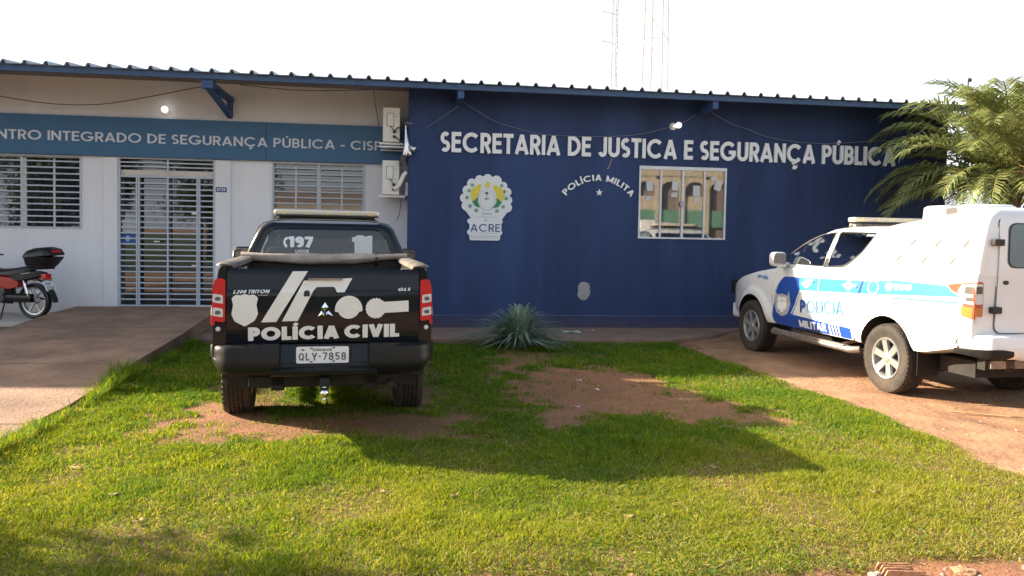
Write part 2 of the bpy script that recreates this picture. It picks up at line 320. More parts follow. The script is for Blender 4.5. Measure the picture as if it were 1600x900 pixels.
# ------------------------------------------------------------------ stroke lettering
def arc(cx, cy, rx, ry, a0, a1, n=None):
    n = n or max(4, int(abs(a1-a0)/14)); return [(cx+rx*math.cos(rad(a0+(a1-a0)*i/n)), cy+ry*math.sin(rad(a0+(a1-a0)*i/n))) for i in range(n+1)]
def glyph(ch, t, rd=1.0):
    """centre lines for one letter; cap height 1, stroke t; rd = width of the round letters"""
    h = t/2; T1 = 1-h; R = rd/2-h; RY = .5-h; C = []
    if ch == 'I': return t, [[(h, 0), (h, 1)]]
    if ch == 'L': return .50, [[(h, 0), (h, 1)], [(t, h), (.50, h)]]
    if ch == 'E': return .54, [[(h, 0), (h, 1)], [(t, h), (.54, h)], [(t, .52), (.50, .52)], [(t, T1), (.54, T1)]]
    if ch == 'F': return .50, [[(h, 0), (h, 1)], [(t, .50), (.46, .50)], [(t, T1), (.50, T1)]]
    if ch == 'T': return .58, [[(0, T1), (.58, T1)], [(.29, 0), (.29, 1-t)]]
    if ch == 'H': return .68, [[(h, 0), (h, 1)], [(.68-h, 0), (.68-h, 1)], [(t, .52), (.68-t, .52)]]
    if ch == 'N': w = .72; return w, [[(h, 0), (h, 1)], [(w-h, 0), (w-h, 1)], [(h, 1-h*.8), (w-h, h*.8)]]
    if ch == 'M': w = .88; return w, [[(h, 0), (h, 1)], [(w-h, 0), (w-h, 1)], [(h, 1-h*.6), (w/2, .12)], [(w/2, .12), (w-h, 1-h*.6)]]
    if ch == 'A': w = .80; return w, [[(h*.95, 0), (w/2, 1-h*.3)], [(w-h*.95, 0), (w/2, 1-h*.3)], [(w*.26, .27), (w*.74, .27)]]
    if ch == 'V': w = .76; return w, [[(h*.95, 1), (w/2, h*.3)], [(w-h*.95, 1), (w/2, h*.3)]]
    if ch == 'Y': w = .70; return w, [[(h, 1), (w/2, .45)], [(w-h, 1), (w/2, .45)], [(w/2, 0), (w/2, .48)]]
    if ch == 'U': w = .68; r = w/2-h; return w, [[(h, 1)]+arc(w/2, h+r*.95, r, r*.95, 180, 360)+[(w-h, 1)]]
    if ch == 'J': w = .50; r = w/2-h; return w, [[(w-h, 1)]+arc(w/2, h+r, r, r, 360, 185)]
    if ch == 'O': return rd, [arc(rd/2, .5, R, RY, 0, 360, 28)]
    if ch == 'Q': return rd, [arc(rd/2, .5, R, RY, 0, 360, 28), [(rd*.58, .26), (rd*.92, .0)]]
    if ch in 'CÇ':
        g = [arc(rd/2, .5, R, RY, 42, 318, 22)]
        if ch == 'Ç': g += [[(rd*.52, 0.0), (rd*.52, -.06)]+arc(rd*.49, -.15, .10, .09, 80, -140, 8)]
        return rd*.93, g
    if ch == 'G': return rd*.98, [arc(rd/2, .5, R, RY, 42, 345, 24), [(rd*.54, .44), (rd-h*.4, .44)]]
    if ch == 'D': w = .74; return w, [[(h, 0), (h, 1)], [(t, T1)]+arc(w-.5, .5, .5-h, RY, 90, -90, 14)+[(t, h)]]
    if ch in 'PR':
        w = .60; r = .27-h*.5; b = [[(h, 0), (h, 1)], [(t, T1)]+arc(w-.29, T1-r, .29-h, r, 90, -90, 10)+[(t, T1-2*r)]]
        if ch == 'R': b += [[(w*.50, T1-2*r), (w-h*.7, 0)]]
        return w, b
    if ch == 'B':
        w = .60; r = .25-h*.5; r2 = (T1-2*r-h)/2
        return w, [[(h, 0), (h, 1)], [(t, T1)]+arc(w-.29, T1-r, .26-h, r, 90, -90, 10)+[(t, T1-2*r)], [(t, T1-2*r)]+arc(w-.30, h+r2, .30-h, r2, 90, -90, 10)+[(t, h)]]
    if ch == 'S':
        w = .54; ra = .255-h*.45; rb = (1-t-2*ra)/2
        return w, [arc(w/2, T1-ra, w/2-h, ra, 38, 270, 12)+arc(w/2, h+rb, w/2-h, rb, 90, -142, 12)[1:]]
    if ch == 'Z': w = .58; return w, [[(0, T1), (w, T1)], [(w-h, 1-t), (h, t)], [(0, h), (w, h)]]
    if ch == 'W': w = 1.0; return w, [[(h, 1), (.28, h*.4)], [(.28, h*.4), (.5, .9)], [(.5, .9), (.72, h*.4)], [(.72, h*.4), (w-h, 1)]]
    if ch == 'K': w = .62; return w, [[(h, 0), (h, 1)], [(t*.8, .42), (w-h, 1)], [(w*.35, .58), (w-h*.6, 0)]]
    if ch == '-': return .34, [[(0, .40), (.34, .40)]]
    if ch == '.': return .2, [[(.1-h, .5), (.1+h, .5)]]
    if ch == '0': w = .56; return w, [arc(w/2, .5, w/2-h, RY, 0, 360, 22)]
    if ch == '1': w = .36; return w, [[(w-h, 0), (w-h, 1)], [(0, .76), (w-t*.7, .92)]]
    if ch == '2': w = .54; return w, [arc(w/2, .73-h, w/2-h, .27, 165, -35, 12)+[(h*1.2, t)], [(0, h), (w, h)]]
    if ch == '3': w = .54; return w, [arc(w/2, .75-h*.5, w/2-h, .25-h*.5, 150, -90, 11), arc(w/2, .26+h*.3, w/2-h, .26-h*.7, 90, -150, 12)]
    if ch == '5': w = .54; return w, [[(.10, .50), (.12, T1), (w-.03, T1)], arc(w/2-.01, .31, w/2-h+.01, .31-h, 140, -150, 14)]
    if ch == '7': w = .54; return w, [[(0, T1), (w, T1)], [(w-h, 1-t), (w*.34, 0)]]
    if ch == '8': w = .56; return w, [arc(w/2, .74-h*.3, w/2-h*1.25, .26-h*.7, 0, 360, 18), arc(w/2, .26+h*.15, w/2-h, .26-h*.4+.02, 0, 360, 18)]
    if ch == '9': w = .56; return w, [arc(w/2, .68, w/2-h, .32-h, 0, 360, 18), [(w-h, .68)]+arc(w/2, .34, w/2-h, .34-h, 0, -130, 10)]
    if ch == '6': w = .56; return w, [arc(w/2, .32, w/2-h, .32-h, 0, 360, 18), [(h, .32)]+arc(w/2, .66, w/2-h, .34-h, 180, 50, 10)]
    if ch == '4': w = .58; return w, [[(w*.72, 0), (w*.72, 1)], [(w*.68, .96), (h, .28)], [(0, .26), (w, .26)]]
    if ch == '@': return 1, [arc(.5, .5, .44, .44, 0, 360, 20)]
    return .4, []
ACC = {'Ú': 'U', 'Í': 'I', 'Á': 'A', 'É': 'E', 'Ó': 'O'}
def thick(pl, t):
    """one stroke as a list of quads (mitred)"""
    P = [Vector(p) for p in pl]; closed = (P[0]-P[-1]).length < 1e-6 and len(P) > 3
    if closed: P = P[:-1]
    k = len(P); L = []; Rr = []
    for i in range(k):
        a = P[i-1] if (i > 0 or closed) else None; b = P[(i+1) % k] if (i < k-1 or closed) else None
        d1 = (P[i]-a).normalized() if a is not None else None; d2 = (b-P[i]).normalized() if b is not None else None
        if d1 is None: d1 = d2
        if d2 is None: d2 = d1
        n1 = Vector((-d1.y, d1.x)); n2 = Vector((-d2.y, d2.x)); m = (n1+n2)
        m = m.normalized() if m.length > 1e-6 else n1
        s = t/2/max(.45, m.dot(n1)); L.append(P[i]+m*s); Rr.append(P[i]-m*s)
    return [[tuple(Rr[i]), tuple(Rr[(i+1) % k]), tuple(L[(i+1) % k]), tuple(L[i])] for i in range(k if closed else k-1)]
def text(s, t=.16, track=.10, space=.34, rd=1.0, slant=0, tv=None):
    """-> list of strokes (each a list of quads) in cap units, and the width"""
    x = 0; out = []
    for ch in s:
        if ch == ' ': x += space; continue
        base = ACC.get(ch, ch); w, st = glyph(base, t, rd)
        if ch in ACC: st = st+[[(w/2-.05, 1.06), (w/2+.10, 1.24)]]
        for pl in st:
            out.append([[(px+x+slant*py, py) for px, py in q] for q in thick(pl, t*.8 if (ch in ACC and pl is st[-1]) else t)])
        x += w+track
    return out, x-track
def letters(mb, strokes, fn, sx, sz, depth, w0=0.0):
    for i, st in enumerate(strokes):
        d = depth+(i % 9)*.00035; m = len(st)
        for j, q in enumerate(st):
            vs = [fn(u*sx, v*sz, w0) for u, v in q]+[fn(u*sx, v*sz, w0+d) for u, v in q]
            mb.add(vs, [(4, 5, 6, 7), (0, 1, 5, 4), (2, 3, 7, 6), (1, 2, 6, 5), (3, 0, 4, 7)])
    return mb
def decal_mb(mb, poly, fn, off, cuts_u=(), cuts_v=()):
    """a thin vinyl polygon sliced so that it can follow a curved surface through fn(u,v,offset)"""
    bm = bmesh.new(); vs = [bm.verts.new((u, v, 0)) for u, v in poly]; f = bm.faces.new(vs)
    bmesh.ops.triangulate(bm, faces=[f])
    for c in cuts_u: bmesh.ops.bisect_plane(bm, geom=bm.verts[:]+bm.edges[:]+bm.faces[:], plane_co=(c, 0, 0), plane_no=(1, 0, 0))
    for c in cuts_v: bmesh.ops.bisect_plane(bm, geom=bm.verts[:]+bm.edges[:]+bm.faces[:], plane_co=(0, c, 0), plane_no=(0, 1, 0))
    bm.verts.index_update()
    mb.add([fn(v.co.x, v.co.y, off) for v in bm.verts], [[v.index for v in f.verts] for f in bm.faces]); bm.free(); return mb

# ================================================================== the setting
def vnoise(x, y, sc, seed=0):
    x = np.asarray(x)*sc+seed*17.3; y = np.asarray(y)*sc+seed*5.7
    xi = np.floor(x).astype(np.int64); yi = np.floor(y).astype(np.int64); fx = x-xi; fy = y-yi
    def hsh(a, b):
        n = (a*374761393+b*668265263+seed*144269) & 0x7fffffff
        n = ((n ^ (n >> 13))*1274126177) & 0x7fffffff
        return ((n ^ (n >> 16)) & 0xffff)/65535.
    u = fx*fx*(3-2*fx); v = fy*fy*(3-2*fy)
    return (hsh(xi, yi)*(1-u)+hsh(xi+1, yi)*u)*(1-v)+(hsh(xi, yi+1)*(1-u)+hsh(xi+1, yi+1)*u)*v
def fbm(x, y, sc, seed=0, o=4):
    r = 0; a = .5
    for k in range(o): r = r+a*vnoise(x, y, sc*2**k, seed+k); a *= .5
    return r/(1-.5**o)
def poly_sd(px, py, poly):
    """signed distance (positive inside)"""
    px = np.asarray(px); d = np.full(px.shape, 1e9); ins = np.zeros(px.shape, bool); k = len(poly)
    for i in range(k):
        ax, ay = poly[i-1]; bx, by = poly[i]
        ex, ey = bx-ax, by-ay; wx, wy = px-ax, py-ay
        t = np.clip((wx*ex+wy*ey)/(ex*ex+ey*ey+1e-12), 0, 1)
        d = np.minimum(d, np.hypot(wx-ex*t, wy-ey*t))
        c = ((ay > py) != (by > py)) & (px < (bx-ax)*(py-ay)/(by-ay+1e-12)+ax); ins ^= c
    return np.where(ins, d, -d)
def sstep(a, b, x): t = np.clip((x-a)/(b-a), 0, 1); return t*t*(3-2*t)
LAWN = [(-3.02, 3.2), (-3.02, 11.78), (4.22, 11.72), (4.25, 10.8), (4.32, 9.8), (4.5, 8.5), (4.58, 6.7), (4.50, 5.2), (4.4, 4.2), (3.4, 3.72), (2.3, 3.56), (.6, 3.66), (-1.0, 3.78), (-1.9, 3.83)]
DIRT = [[(1.05, 9.75), (1.7, 9.45), (2.42, 9.6), (2.78, 8.7), (3.15, 7.85), (3.45, 6.75), (2.75, 6.85), (2.1, 7.0), (1.45, 6.75), (1.25, 7.6), (1.3, 8.5)],
        [(-1.85, 7.7), (-1.2, 7.5), (-1.1, 6.8), (-1.4, 6.4), (-1.65, 6.7)], [(-1.3, 7.3), (-.3, 7.2), (.45, 7.2), (.35, 6.45), (-.2, 6.3), (-.9, 6.35)],
        [(-1.7, 11), (-1.2, 11), (-1.0, 7.4), (-1.6, 7.3)], [(-.4, 11), (.15, 11), (.30, 7.4), (-.2, 7.4)], [(1.6, 10.9), (2.5, 10.6), (2.3, 10.1), (1.3, 10.0)]]
DW = [.97, .85, .9, .7, .75, .6]
def lawn_density(x, y):
    n = fbm(x, y, 2.2, 3)-.5; e = poly_sd(x, y, LAWN)+n*.28
    d = sstep(-.02, .16, e)
    for w, p in zip(DW, DIRT): d = d*(1-w*sstep(-.38, .14, poly_sd(x, y, p)+(fbm(x, y, 1.6, 9)-.5)*1.0+(fbm(x, y, 5.5, 90)-.5)*1.1-.02))
    d = d*(.55+.45*sstep(.30, .55, fbm(x, y, 1.1, 21)))
    return d
def dryness(x, y):
    return np.clip(.18+.55*sstep(8, 4, y)*1.0*fbm(x, y, .55, 31)+.5*(fbm(x, y, 1.9, 40)-.5)+.28*sstep(1.0, 3.5, x)*sstep(7, 4.5, y), 0, 1)
def grid_sheet(name, x0, x1, y0, y1, step, zfn, m, colfn=None, kind='structure', keep=None):
    xs = np.arange(x0, x1+step*.5, step); ys = np.arange(y0, y1+step*.5, step); X, Y = np.meshgrid(xs, ys); nx, ny = len(xs), len(ys)
    Z = zfn(X, Y); v = np.stack([X, Y, Z], -1).reshape(-1, 3)
    i, j = np.meshgrid(np.arange(nx-1), np.arange(ny-1)); a = (j*nx+i).ravel(); f = np.stack([a, a+1, a+nx+1, a+nx], 1)
    if keep is not None: k = keep(X, Y).ravel(); f = f[k[f].any(1)]
    me = mesh_np(name, v, f)
    if colfn is not None:
        at = me.attributes.new('Col', 'FLOAT_COLOR', 'POINT'); c = np.concatenate([colfn(X, Y).reshape(-1, 3), np.ones((len(v), 1))], 1).astype('f'); at.data.foreach_set('color', c.ravel())
    me.materials.append(M[m] if isinstance(m, str) else m); me.polygons.foreach_set('use_smooth', np.ones(len(me.polygons), bool))
    o = bpy.data.objects.new(name, me); COL.objects.link(o); return tag(o, kind=kind)
def mesh_np(name, v, f):
    me = bpy.data.meshes.new(name); n, k = f.shape
    me.vertices.add(len(v)); me.vertices.foreach_set('co', v.astype('f').ravel())
    me.loops.add(n*k); me.loops.foreach_set('vertex_index', f.astype('i').ravel())
    me.polygons.add(n); me.polygons.foreach_set('loop_start', np.arange(0, n*k, k, dtype='i'))
    me.update(calc_edges=True); me.validate(); return me

# ground: one sheet of red earth out to the horizon
M['earth'] = mat('red_earth', (.42, .240, .128), .95, col2=(.215, .100, .052), vscale=1.7, bump=.8, bscale=16)
M['lawn_soil'] = mat('lawn_soil', (.9, .9, .9), .95, attr='Col', var=.22, vscale=22, bump=.6, bscale=45)
mb = MB()
def gxy(a): return a
ring = [400, 60, 25]
mb.add([(-400, -400, -.012), (400, -400, -.012), (400, 400, -.012), (-400, 400, -.012)], [(0, 1, 2, 3)])
tag(mb.build('ground', 'earth', fixn=False), kind='structure')
def soilcol(X, Y):
    d = lawn_density(X, Y)[..., None]; n = fbm(X, Y, 5, 50)[..., None]
    soil = np.array([.31, .132, .063])*(.75+.5*n); th = np.array([.10, .105, .03])*(.6+.8*n)
    return soil*(1-d*.85)+th*d*.85
grid_sheet('lawn_ground', -3.05, 4.75, 3.0, 11.8, .05, lambda X, Y: .004+.020*sstep(0, .2, poly_sd(X, Y, LAWN))*fbm(X, Y, 1.7, 60)+.006*fbm(X, Y, 9, 61), 'lawn_soil', soilcol, keep=lambda X, Y: poly_sd(X, Y, LAWN) > -.25)
# dirt of the drive and the road verge with ruts and lumps
grid_sheet('dirt_drive', 3.9, 14.0, 2.4, 13.19, .07, lambda X, Y: -.010+.036*(fbm(X, Y, 1.2, 70))*sstep(3.9, 4.4, X)*sstep(2.4, 2.9, Y)+.013*fbm(X, Y, 7, 71)*sstep(3.9, 4.2, X)-.016*np.exp(-((X-5.35-.06*(8-Y))/.14)**2)*sstep(8.6, 7.4, Y)*sstep(2.6, 3.2, Y), 'earth')
grid_sheet('road_verge', -6, 8, -1.5, 4.2, .07, lambda X, Y: -.010+.016*fbm(X, Y, 2.1, 75)*sstep(4.2, 3.7, Y)*sstep(-1.5, -1, Y)+.010*fbm(X, Y, 11, 76)*sstep(4.2, 4.0, Y), 'earth')
M['asphalt'] = mat('asphalt', (.055, .053, .052), .9, var=.2, vscale=3, bump=.3, bscale=120)
mb = MB(); mb.box(-80, 80, -9, -1.2, -.05, .02); tag(mb.build('road', 'asphalt'), kind='structure')
M['field'] = mat('field_grass', (.05, .075, .02), .95, var=.3, vscale=.4)
mb = MB(); mb.box(-120, 120, -140, -9.3, -.05, .03); tag(mb.build('grass_field', 'field'), kind='structure')
# ramp of the walkway up to the entrance
def ramp_z(Y): return np.interp(Y, [-2.2, 4, 7.6, 13.2, 14.3], [.012, .030, .055, .300, .310])
def ramp():
    mb = MB(); ys = [-2.0, 0, 2, 4, 5, 6, 7, 7.6, 8.5, 9.5, 10.5, 11.5, 12.35, 13.2, 14.19]
    L = []; 
    for k, y in enumerate(ys):
        xl = -5.45 if y > 11.4 else -5.45-.35*min(3, (11.4-y))
        xr = -3.0+.018*math.sin(k*1.9)
        L.append([(xl, y, -.03), (xl, y, float(ramp_z(y))), (-4.2, y, float(ramp_z(y))+.012), (xr, y, float(ramp_z(y))), (xr, y, -.03)])
    mb.loft(L); return mb.build('walkway', 'concrete', smooth=40)
wk = tag(ramp(), kind='structure')
M['crack'] = mat('crack_dirt', (.07, .045, .032), .95)
mb = MB()
for y in (6.9, 9.35, 11.8):
    x = -5.4
    while x < -3.05:
        x2 = min(-3.05, x+.12); j0, j1 = random.uniform(-.004, .004), random.uniform(-.004, .004); z = lambda a: float(ramp_z(y))+.012*(1-abs((a+4.2)/1.25))+.003
        mb.add([(x, y+j0-.006, z(x)), (x2, y+j1-.006, z(x2)), (x2, y+j1+.006, z(x2)), (x, y+j0+.006, z(x))], [(0, 1, 2, 3)]); x = x2
mb.build('expansion_joint', 'crack', wk, fixn=False)
mb = MB()
pr = [(-2.985, 11.80), (-1.2, 11.78), (.4, 11.80), (1.2, 11.76), (2.0, 11.79), (2.9, 11.75), (3.6, 11.79), (4.2, 11.74), (5.0, 12.2), (5.7, 12.9), (6.1, 13.19), (.071, 13.19), (.071, 14.19), (-2.985, 14.19)]
mb.prism(pr, lambda u, v, w: (u, v, w), -.05, .08); tag(mb.build('sidewalk', 'side_conc', bevel=.012), kind='structure')
mb = MB(); mb.box(-24, -5.46, 12.84, 14.19, -.05, .20); tag(mb.build('pavement', 'slab', bevel=.01), kind='structure')
mb = MB(); mb.box(-24, -5.46, 9.5, 12.835, -.05, .13); M['dark_soil'] = mat('dark_soil', (.16, .115, .09), .95, var=.25, vscale=3, bump=.5, bscale=30)
tag(mb.build('soil_bed', 'dark_soil'), kind='structure')

# ================================================================== the station building
YB, YW, YE = 13.20, 14.20, 12.50
B = empty('police_station', (0, 13.2, 0), 0, 'long low station with a white wing, a navy blue wing and a ribbed metal roof', 'building')
B_in = lambda x, y, z: (x, y-13.2, z)
def bld(mb, name, m, parent=B, **k):
    mb.v = [B_in(*p) for p in mb.v]; return mb.build(name, m, parent, **k)
mb = MB(); wall_holes(mb, lambda u, v, w: (u, YB+w, v), .08, 9.82, 0, 4.15, [(4.03, 5.61, 1.63, 2.885)], .2)
mb.box(.08, .28, YB+.2, YW+.2, 0, 4.15); mb.box(9.62, 9.82, YB+.2, 21, 0, 4.15); bld(mb, 'blue_wall', 'blue_wall', fixn=False)
mb = MB(); mb.box(.072, 9.828, YB-.014, YB-.0, 0.02, .283); bld(mb, 'plinth', 'blue_wall', bevel=.004)
mb = MB(); mb.box(.072, 9.828, YB-.015, YB-.0, .2835, .291); M['ledge'] = mat('dusty_ledge', (.16, .18, .26), .8, col2=(.045, .075, .20), vscale=2.2); bld(mb, 'plinth_ledge', 'ledge')
# unseen roof strip off the left edge, added to lengthen the eave shadow
mb = MB(); mb.box(-24.6, -9.6, 11.75, 12.45, 3.95, 4.02); bld(mb, 'added_shadow_roof', 'roof')
DR = (-4.79, -3.205, .312, 2.86)
W1 = (-7.25, -5.37, 1.622, 2.853); W2 = (-2.262, -.678, 1.622, 2.848)
mb = MB(); wall_holes(mb, lambda u, v, w: (u, YW+w, v), -24, .08, 0, 4.16, [W1, W2, DR], .2)
mb.box(-24.2, -24, YW, 21, 0, 4.16); mb.box(-24.2, 9.3, 21, 21.2, 0, 4.4); bld(mb, 'white_wall', 'white_wall', fixn=False)
for a, b in ((-5.015, -4.792), (-3.203, -2.95)):
    mb = MB(); mb.box(a, b, YW-.035, YW-.002, 0.05, 2.845); bld(mb, 'pilaster', 'white_wall', bevel=.004)
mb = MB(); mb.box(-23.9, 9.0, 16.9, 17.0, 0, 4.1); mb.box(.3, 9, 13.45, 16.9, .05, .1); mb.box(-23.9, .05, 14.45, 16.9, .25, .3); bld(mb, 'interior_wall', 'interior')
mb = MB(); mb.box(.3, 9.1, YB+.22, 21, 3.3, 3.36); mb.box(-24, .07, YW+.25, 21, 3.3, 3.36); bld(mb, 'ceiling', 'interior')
# roof of trapezoidal sheets, ribs every 0.29 m, falling towards the street
mb = MB(); xs = []; zs = []; x = -24.6
while x < 9.9:
    for dx, dz in ((0, 0), (.190, 0), (.205, .034), (.222, .052), (.246, .052), (.263, .034), (.278, 0)): xs.append(x+dx); zs.append(dz)
    x += .2905
xs.append(x); zs.append(0)
k = len(xs); R0, R1 = YE-.06, 17.2; sl_ = .10
vs = [(a, R0, 4.028+b) for a, b in zip(xs, zs)]+[(a, R1, 4.028+b+(R1-R0)*sl_) for a, b in zip(xs, zs)]
mb.add(vs, [(i, i+1, k+i+1, k+i) for i in range(k-1)])
vs = [(a, R1, 4.028+b+(R1-R0)*sl_) for a, b in zip(xs, zs)]+[(a, 22, 4.028+b+(R1-R0)*sl_-(22-R1)*sl_) for a, b in zip(xs, zs)]
mb.add(vs, [(i, i+1, k+i+1, k+i) for i in range(k-1)])
roof = bld(mb, 'roof', 'roof', fixn=False); sm = roof.modifiers.new('s', 'SOLIDIFY'); sm.thickness = .012; sm.offset = -1
mb = MB(); mb.box(-24.6, 9.9, YE, YE+.035, 3.928, 4.018); fa = bld(mb, 'fascia', 'fascia', roof, bevel=.004)
mb = MB()
for y in (YE+.5, YE+1.2, YE+2.2): mb.box(-24.5, 9.85, y, y+.05, 3.975+(y-YE)*sl_-.01, 4.015+(y-YE)*sl_)
bld(mb, 'purlin', 'soffit', roof)
def beam(x, y1):
    mb = MB(); mb.box(x-.05, x+.05, YE+.04, y1, 3.80, 3.925); return bld(mb, 'eave_bracket', 'timber', bevel=.005)
for x in (.89, 5.11): beam(x, YB-.003)
for x in (-2.96, -7.15, -11.4):
    mb = MB(); mb.box(x-.055, x+.055, YE+.04, YW-.003, 3.85, 3.925); mb.box(x-.085, x+.085, YE+.045, YE+.20, 3.80, 3.93)
    mb.box(x-.045, x+.045, YW-.10, YW-.004, 3.60, 3.85)
    def dg(u, v, w): return (x+w, u, v)
    mb.prism([(YE+.15, 3.86), (YE+.15, 3.78), (YW-.02, 3.56), (YW-.02, 3.65)], dg, -.04, .04)
    mb.prism([(YE+.80, 3.86), (YE+.80, 3.68), (YE+.88, 3.67), (YE+.88, 3.86)], dg, -.035, .035)
    bld(mb, 'eave_bracket', 'timber', bevel=.004)
# windows of the white wing behind barred grilles
def barred(rc, curtain=True):
    x0, x1, z0, z1 = rc; xm = (x0+x1)/2
    mb = MB(); y0, y1 = YW-.018, YW+.035
    for a in ((x0, x0+.03, z0, z1), (x1-.03, x1, z0, z1), (x0+.03, x1-.03, z0, z0+.03), (x0+.03, x1-.03, z1-.03, z1)): mb.box(a[0], a[1], y0, y1, a[2], a[3])
    fr = bld(mb, 'window', 'grille', bevel=.003)
    mb = MB(); n = 12
    for i in range(1, n): z = z0+(z1-z0)*i/n; mb.box(x0+.031, x1-.031, YW-.010, YW+.006, z-.011, z+.011)
    mb.box(xm-.016, xm+.016, YW-.014, YW-.0105, z0+.031, z1-.031); bld(mb, 'grille', 'grille', fr)
    mb = MB(); mb.box(x0+.005, x1-.005, YW+.10, YW+.105, z0+.005, z1-.005); bld(mb, 'pane', 'winglass', fr)
    mb = MB()
    for a, b in ((x0, x0+.035), (xm-.035, xm+.035), (x1-.035, x1)): mb.box(a, b, YW+.085, YW+.13, z0, z1)
    q = (x0+xm)/2; mb.box(q-.015, q+.015, YW+.085, YW+.12, z0, z1); q = (x1+xm)/2; mb.box(q-.015, q+.015, YW+.085, YW+.12, z0, z1)
    mb.box(x0, x1, YW+.085, YW+.13, z1-.04, z1); bld(mb, 'sash', 'alu', fr)
    if curtain:
        mb = MB(); xs = np.arange(x0-.1, x1+.1, .02)
        A = [(a, YW+.28+.03*math.sin(a*38)+.012*math.sin(a*91), z0-.1) for a in xs]; Bq = [(a, YW+.28+.022*math.sin(a*38+.2), z1+.1) for a in xs]; n = len(xs)
        mb.add(A+Bq, [(i, i+1, n+i+1, n+i) for i in range(n-1)]); bld(mb, 'curtain', 'curtain', fr, fixn=False)
barred(W1); barred(W2, False)
# entrance: barred gate with two side lights and a transom
x0, x1, z0, z1 = DR
mb = MB(); y0, y1 = YW-.02, YW+.03
for a, b in ((x0, x0+.035), (x1-.035, x1)): mb.box(a, b, y0, y1, z0, z1)
mb.box(x0+.035, x1-.035, y0, y1, z1-.035, z1); mb.box(x0+.035, x1-.035, y0, y1, z0, z0+.03)
door = bld(mb, 'door', 'grille', bevel=.003)
p1, p2, pc = -4.470, -3.485, -3.985
mb = MB()
for a in (p1, p2): mb.box(a-.030, a-.004, y0-.004, y1-.004, z0+.031, 2.545); mb.box(a+.004, a+.030, y0-.004, y1-.004, z0+.031, 2.545)
mb.box(x0+.036, x1-.036, y0-.003, y1-.005, 2.515, 2.545); bld(mb, 'gate_post', 'grille', door, bevel=.002)
mb = MB(); n = 23
for i in range(1, n): z = z0+.03+(2.515-z0-.03)*i/n; mb.box(x0+.036, x1-.036, YW-.012, YW+.006, z-.0115, z+.0115)
mb.box(pc-.014, pc+.014, YW-.0165, YW-.0125, z0+.031, 2.514)
for z in (2.70, 2.77): mb.box(x0+.036, x1-.036, YW-.012, YW+.006, z-.011, z+.011)
mb.box(pc-.014, pc+.014, YW-.0165, YW-.0125, 2.64, z1-.036); bld(mb, 'gate_bars', 'grille', door)
mb = MB(); mb.box(x0+.01, x1-.01, YW+.045, YW+.19, 2.55, 2.645); bld(mb, 'lintel', 'lintel', door)
mb = MB(); mb.box(x0+.01, x1-.01, YW+.10, YW+.106, z0+.01, 2.55); mb.box(x0+.01, x1-.01, YW+.10, YW+.106, 2.646, z1-.005); bld(mb, 'pane', 'winglass', door)
mb = MB()
for a in (x0+.04, p1, pc, p2, x1-.04): mb.box(a-.025, a+.025, YW+.08, YW+.13, z0, 2.55)
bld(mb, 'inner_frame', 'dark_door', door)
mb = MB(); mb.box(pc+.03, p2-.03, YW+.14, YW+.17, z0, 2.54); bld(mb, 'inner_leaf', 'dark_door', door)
mb = MB()
for z in (1.02, 1.92): mb.box(p2-.10, p2-.01, YW-.045, YW-.021, z-.015, z+.015)
mb.box(pc-.22, pc-.13, YW-.03, YW-.0165, 1.42, 1.44); bld(mb, 'gate_latch', 'alu', door)
# sliding window of the blue wing
x0, x1, z0, z1 = 4.03, 5.61, 1.63, 2.885
mb = MB(); y0, y1 = YB-.022, YB+.06
for a in ((x0, x0+.03, z0, z1-.06), (x1-.03, x1, z0, z1-.06), (x0+.03, x1-.03, z0, z0+.03), (x0, x1, z1-.06, z1)): mb.box(a[0], a[1], y0, y1, a[2], a[3])
win = bld(mb, 'window', 'alu', bevel=.003)
mb = MB()
for i in (1, 2, 3): a = x0+(x1-x0)*i/4; w = .016 if i != 2 else .020; mb.box(a-w, a+w, YB-.010-(.004 if i == 2 else 0), YB+.03, z0+.03, z1-.061)
bld(mb, 'sash', 'alu', win, bevel=.002)
for i in range(4):
    a, b = x0+(x1-x0)*i/4+.018, x0+(x1-x0)*(i+1)/4-.018
    mb = MB(); mb.add([(a, YB+.012+.004*(i % 2), z0+.028), (b, YB+.012+.004*(i % 2), z0+.028), (b, YB+.013+.004*(i % 2), z1-.058), (a, YB+.013+.004*(i % 2), z1-.058)], [(0, 1, 2, 3)])
    bld(mb, 'pane', 'officeglass', win, fixn=False)
mb = MB(); xs = np.arange(x0-.05, x1+.05, .02); n = len(xs)
mb.add([(a, YB+.32+.03*math.sin(a*31), z0-.1) for a in xs]+[(a, YB+.32+.02*math.sin(a*31), z1+.1) for a in xs], [(i, i+1, n+i+1, n+i) for i in range(n-1)]); bld(mb, 'curtain', 'curtain', win, fixn=False)
mb = MB(); q = (x0+x1)/2; mb.prism(ell(q, 2.24, .048, .055), lambda u, v, w: (u, YB-.016-w, v), 0, .004); bld(mb, 'window_sticker', 'decal_grey', win)
PAP = [((4.225, 2.54), .115, .165, 8, 'tilted paper sheet taped inside the leftmost pane of the office window'), ((4.215, 2.335), .105, .065, -4, 'small paper slip low in the leftmost pane, under the tilted sheet'),
       ((4.683, 2.555), .115, .155, -2, 'upright paper sheet taped in the second pane from the left'), ((4.67, 2.40), .11, .075, 1, 'small paper slip under the sheet in the second pane'),
       ((5.072, 2.475), .125, .185, 0, 'tallest paper sheet, taped in the third pane of the office window'), ((5.08, 2.325), .11, .06, 5, 'small paper slip under the tallest sheet in the third pane'),
       ((5.385, 2.70), .105, .065, -3, 'small paper slip near the top of the rightmost pane'), ((5.467, 2.575), .125, .17, -18, 'strongly slanted paper sheet taped in the rightmost pane')]
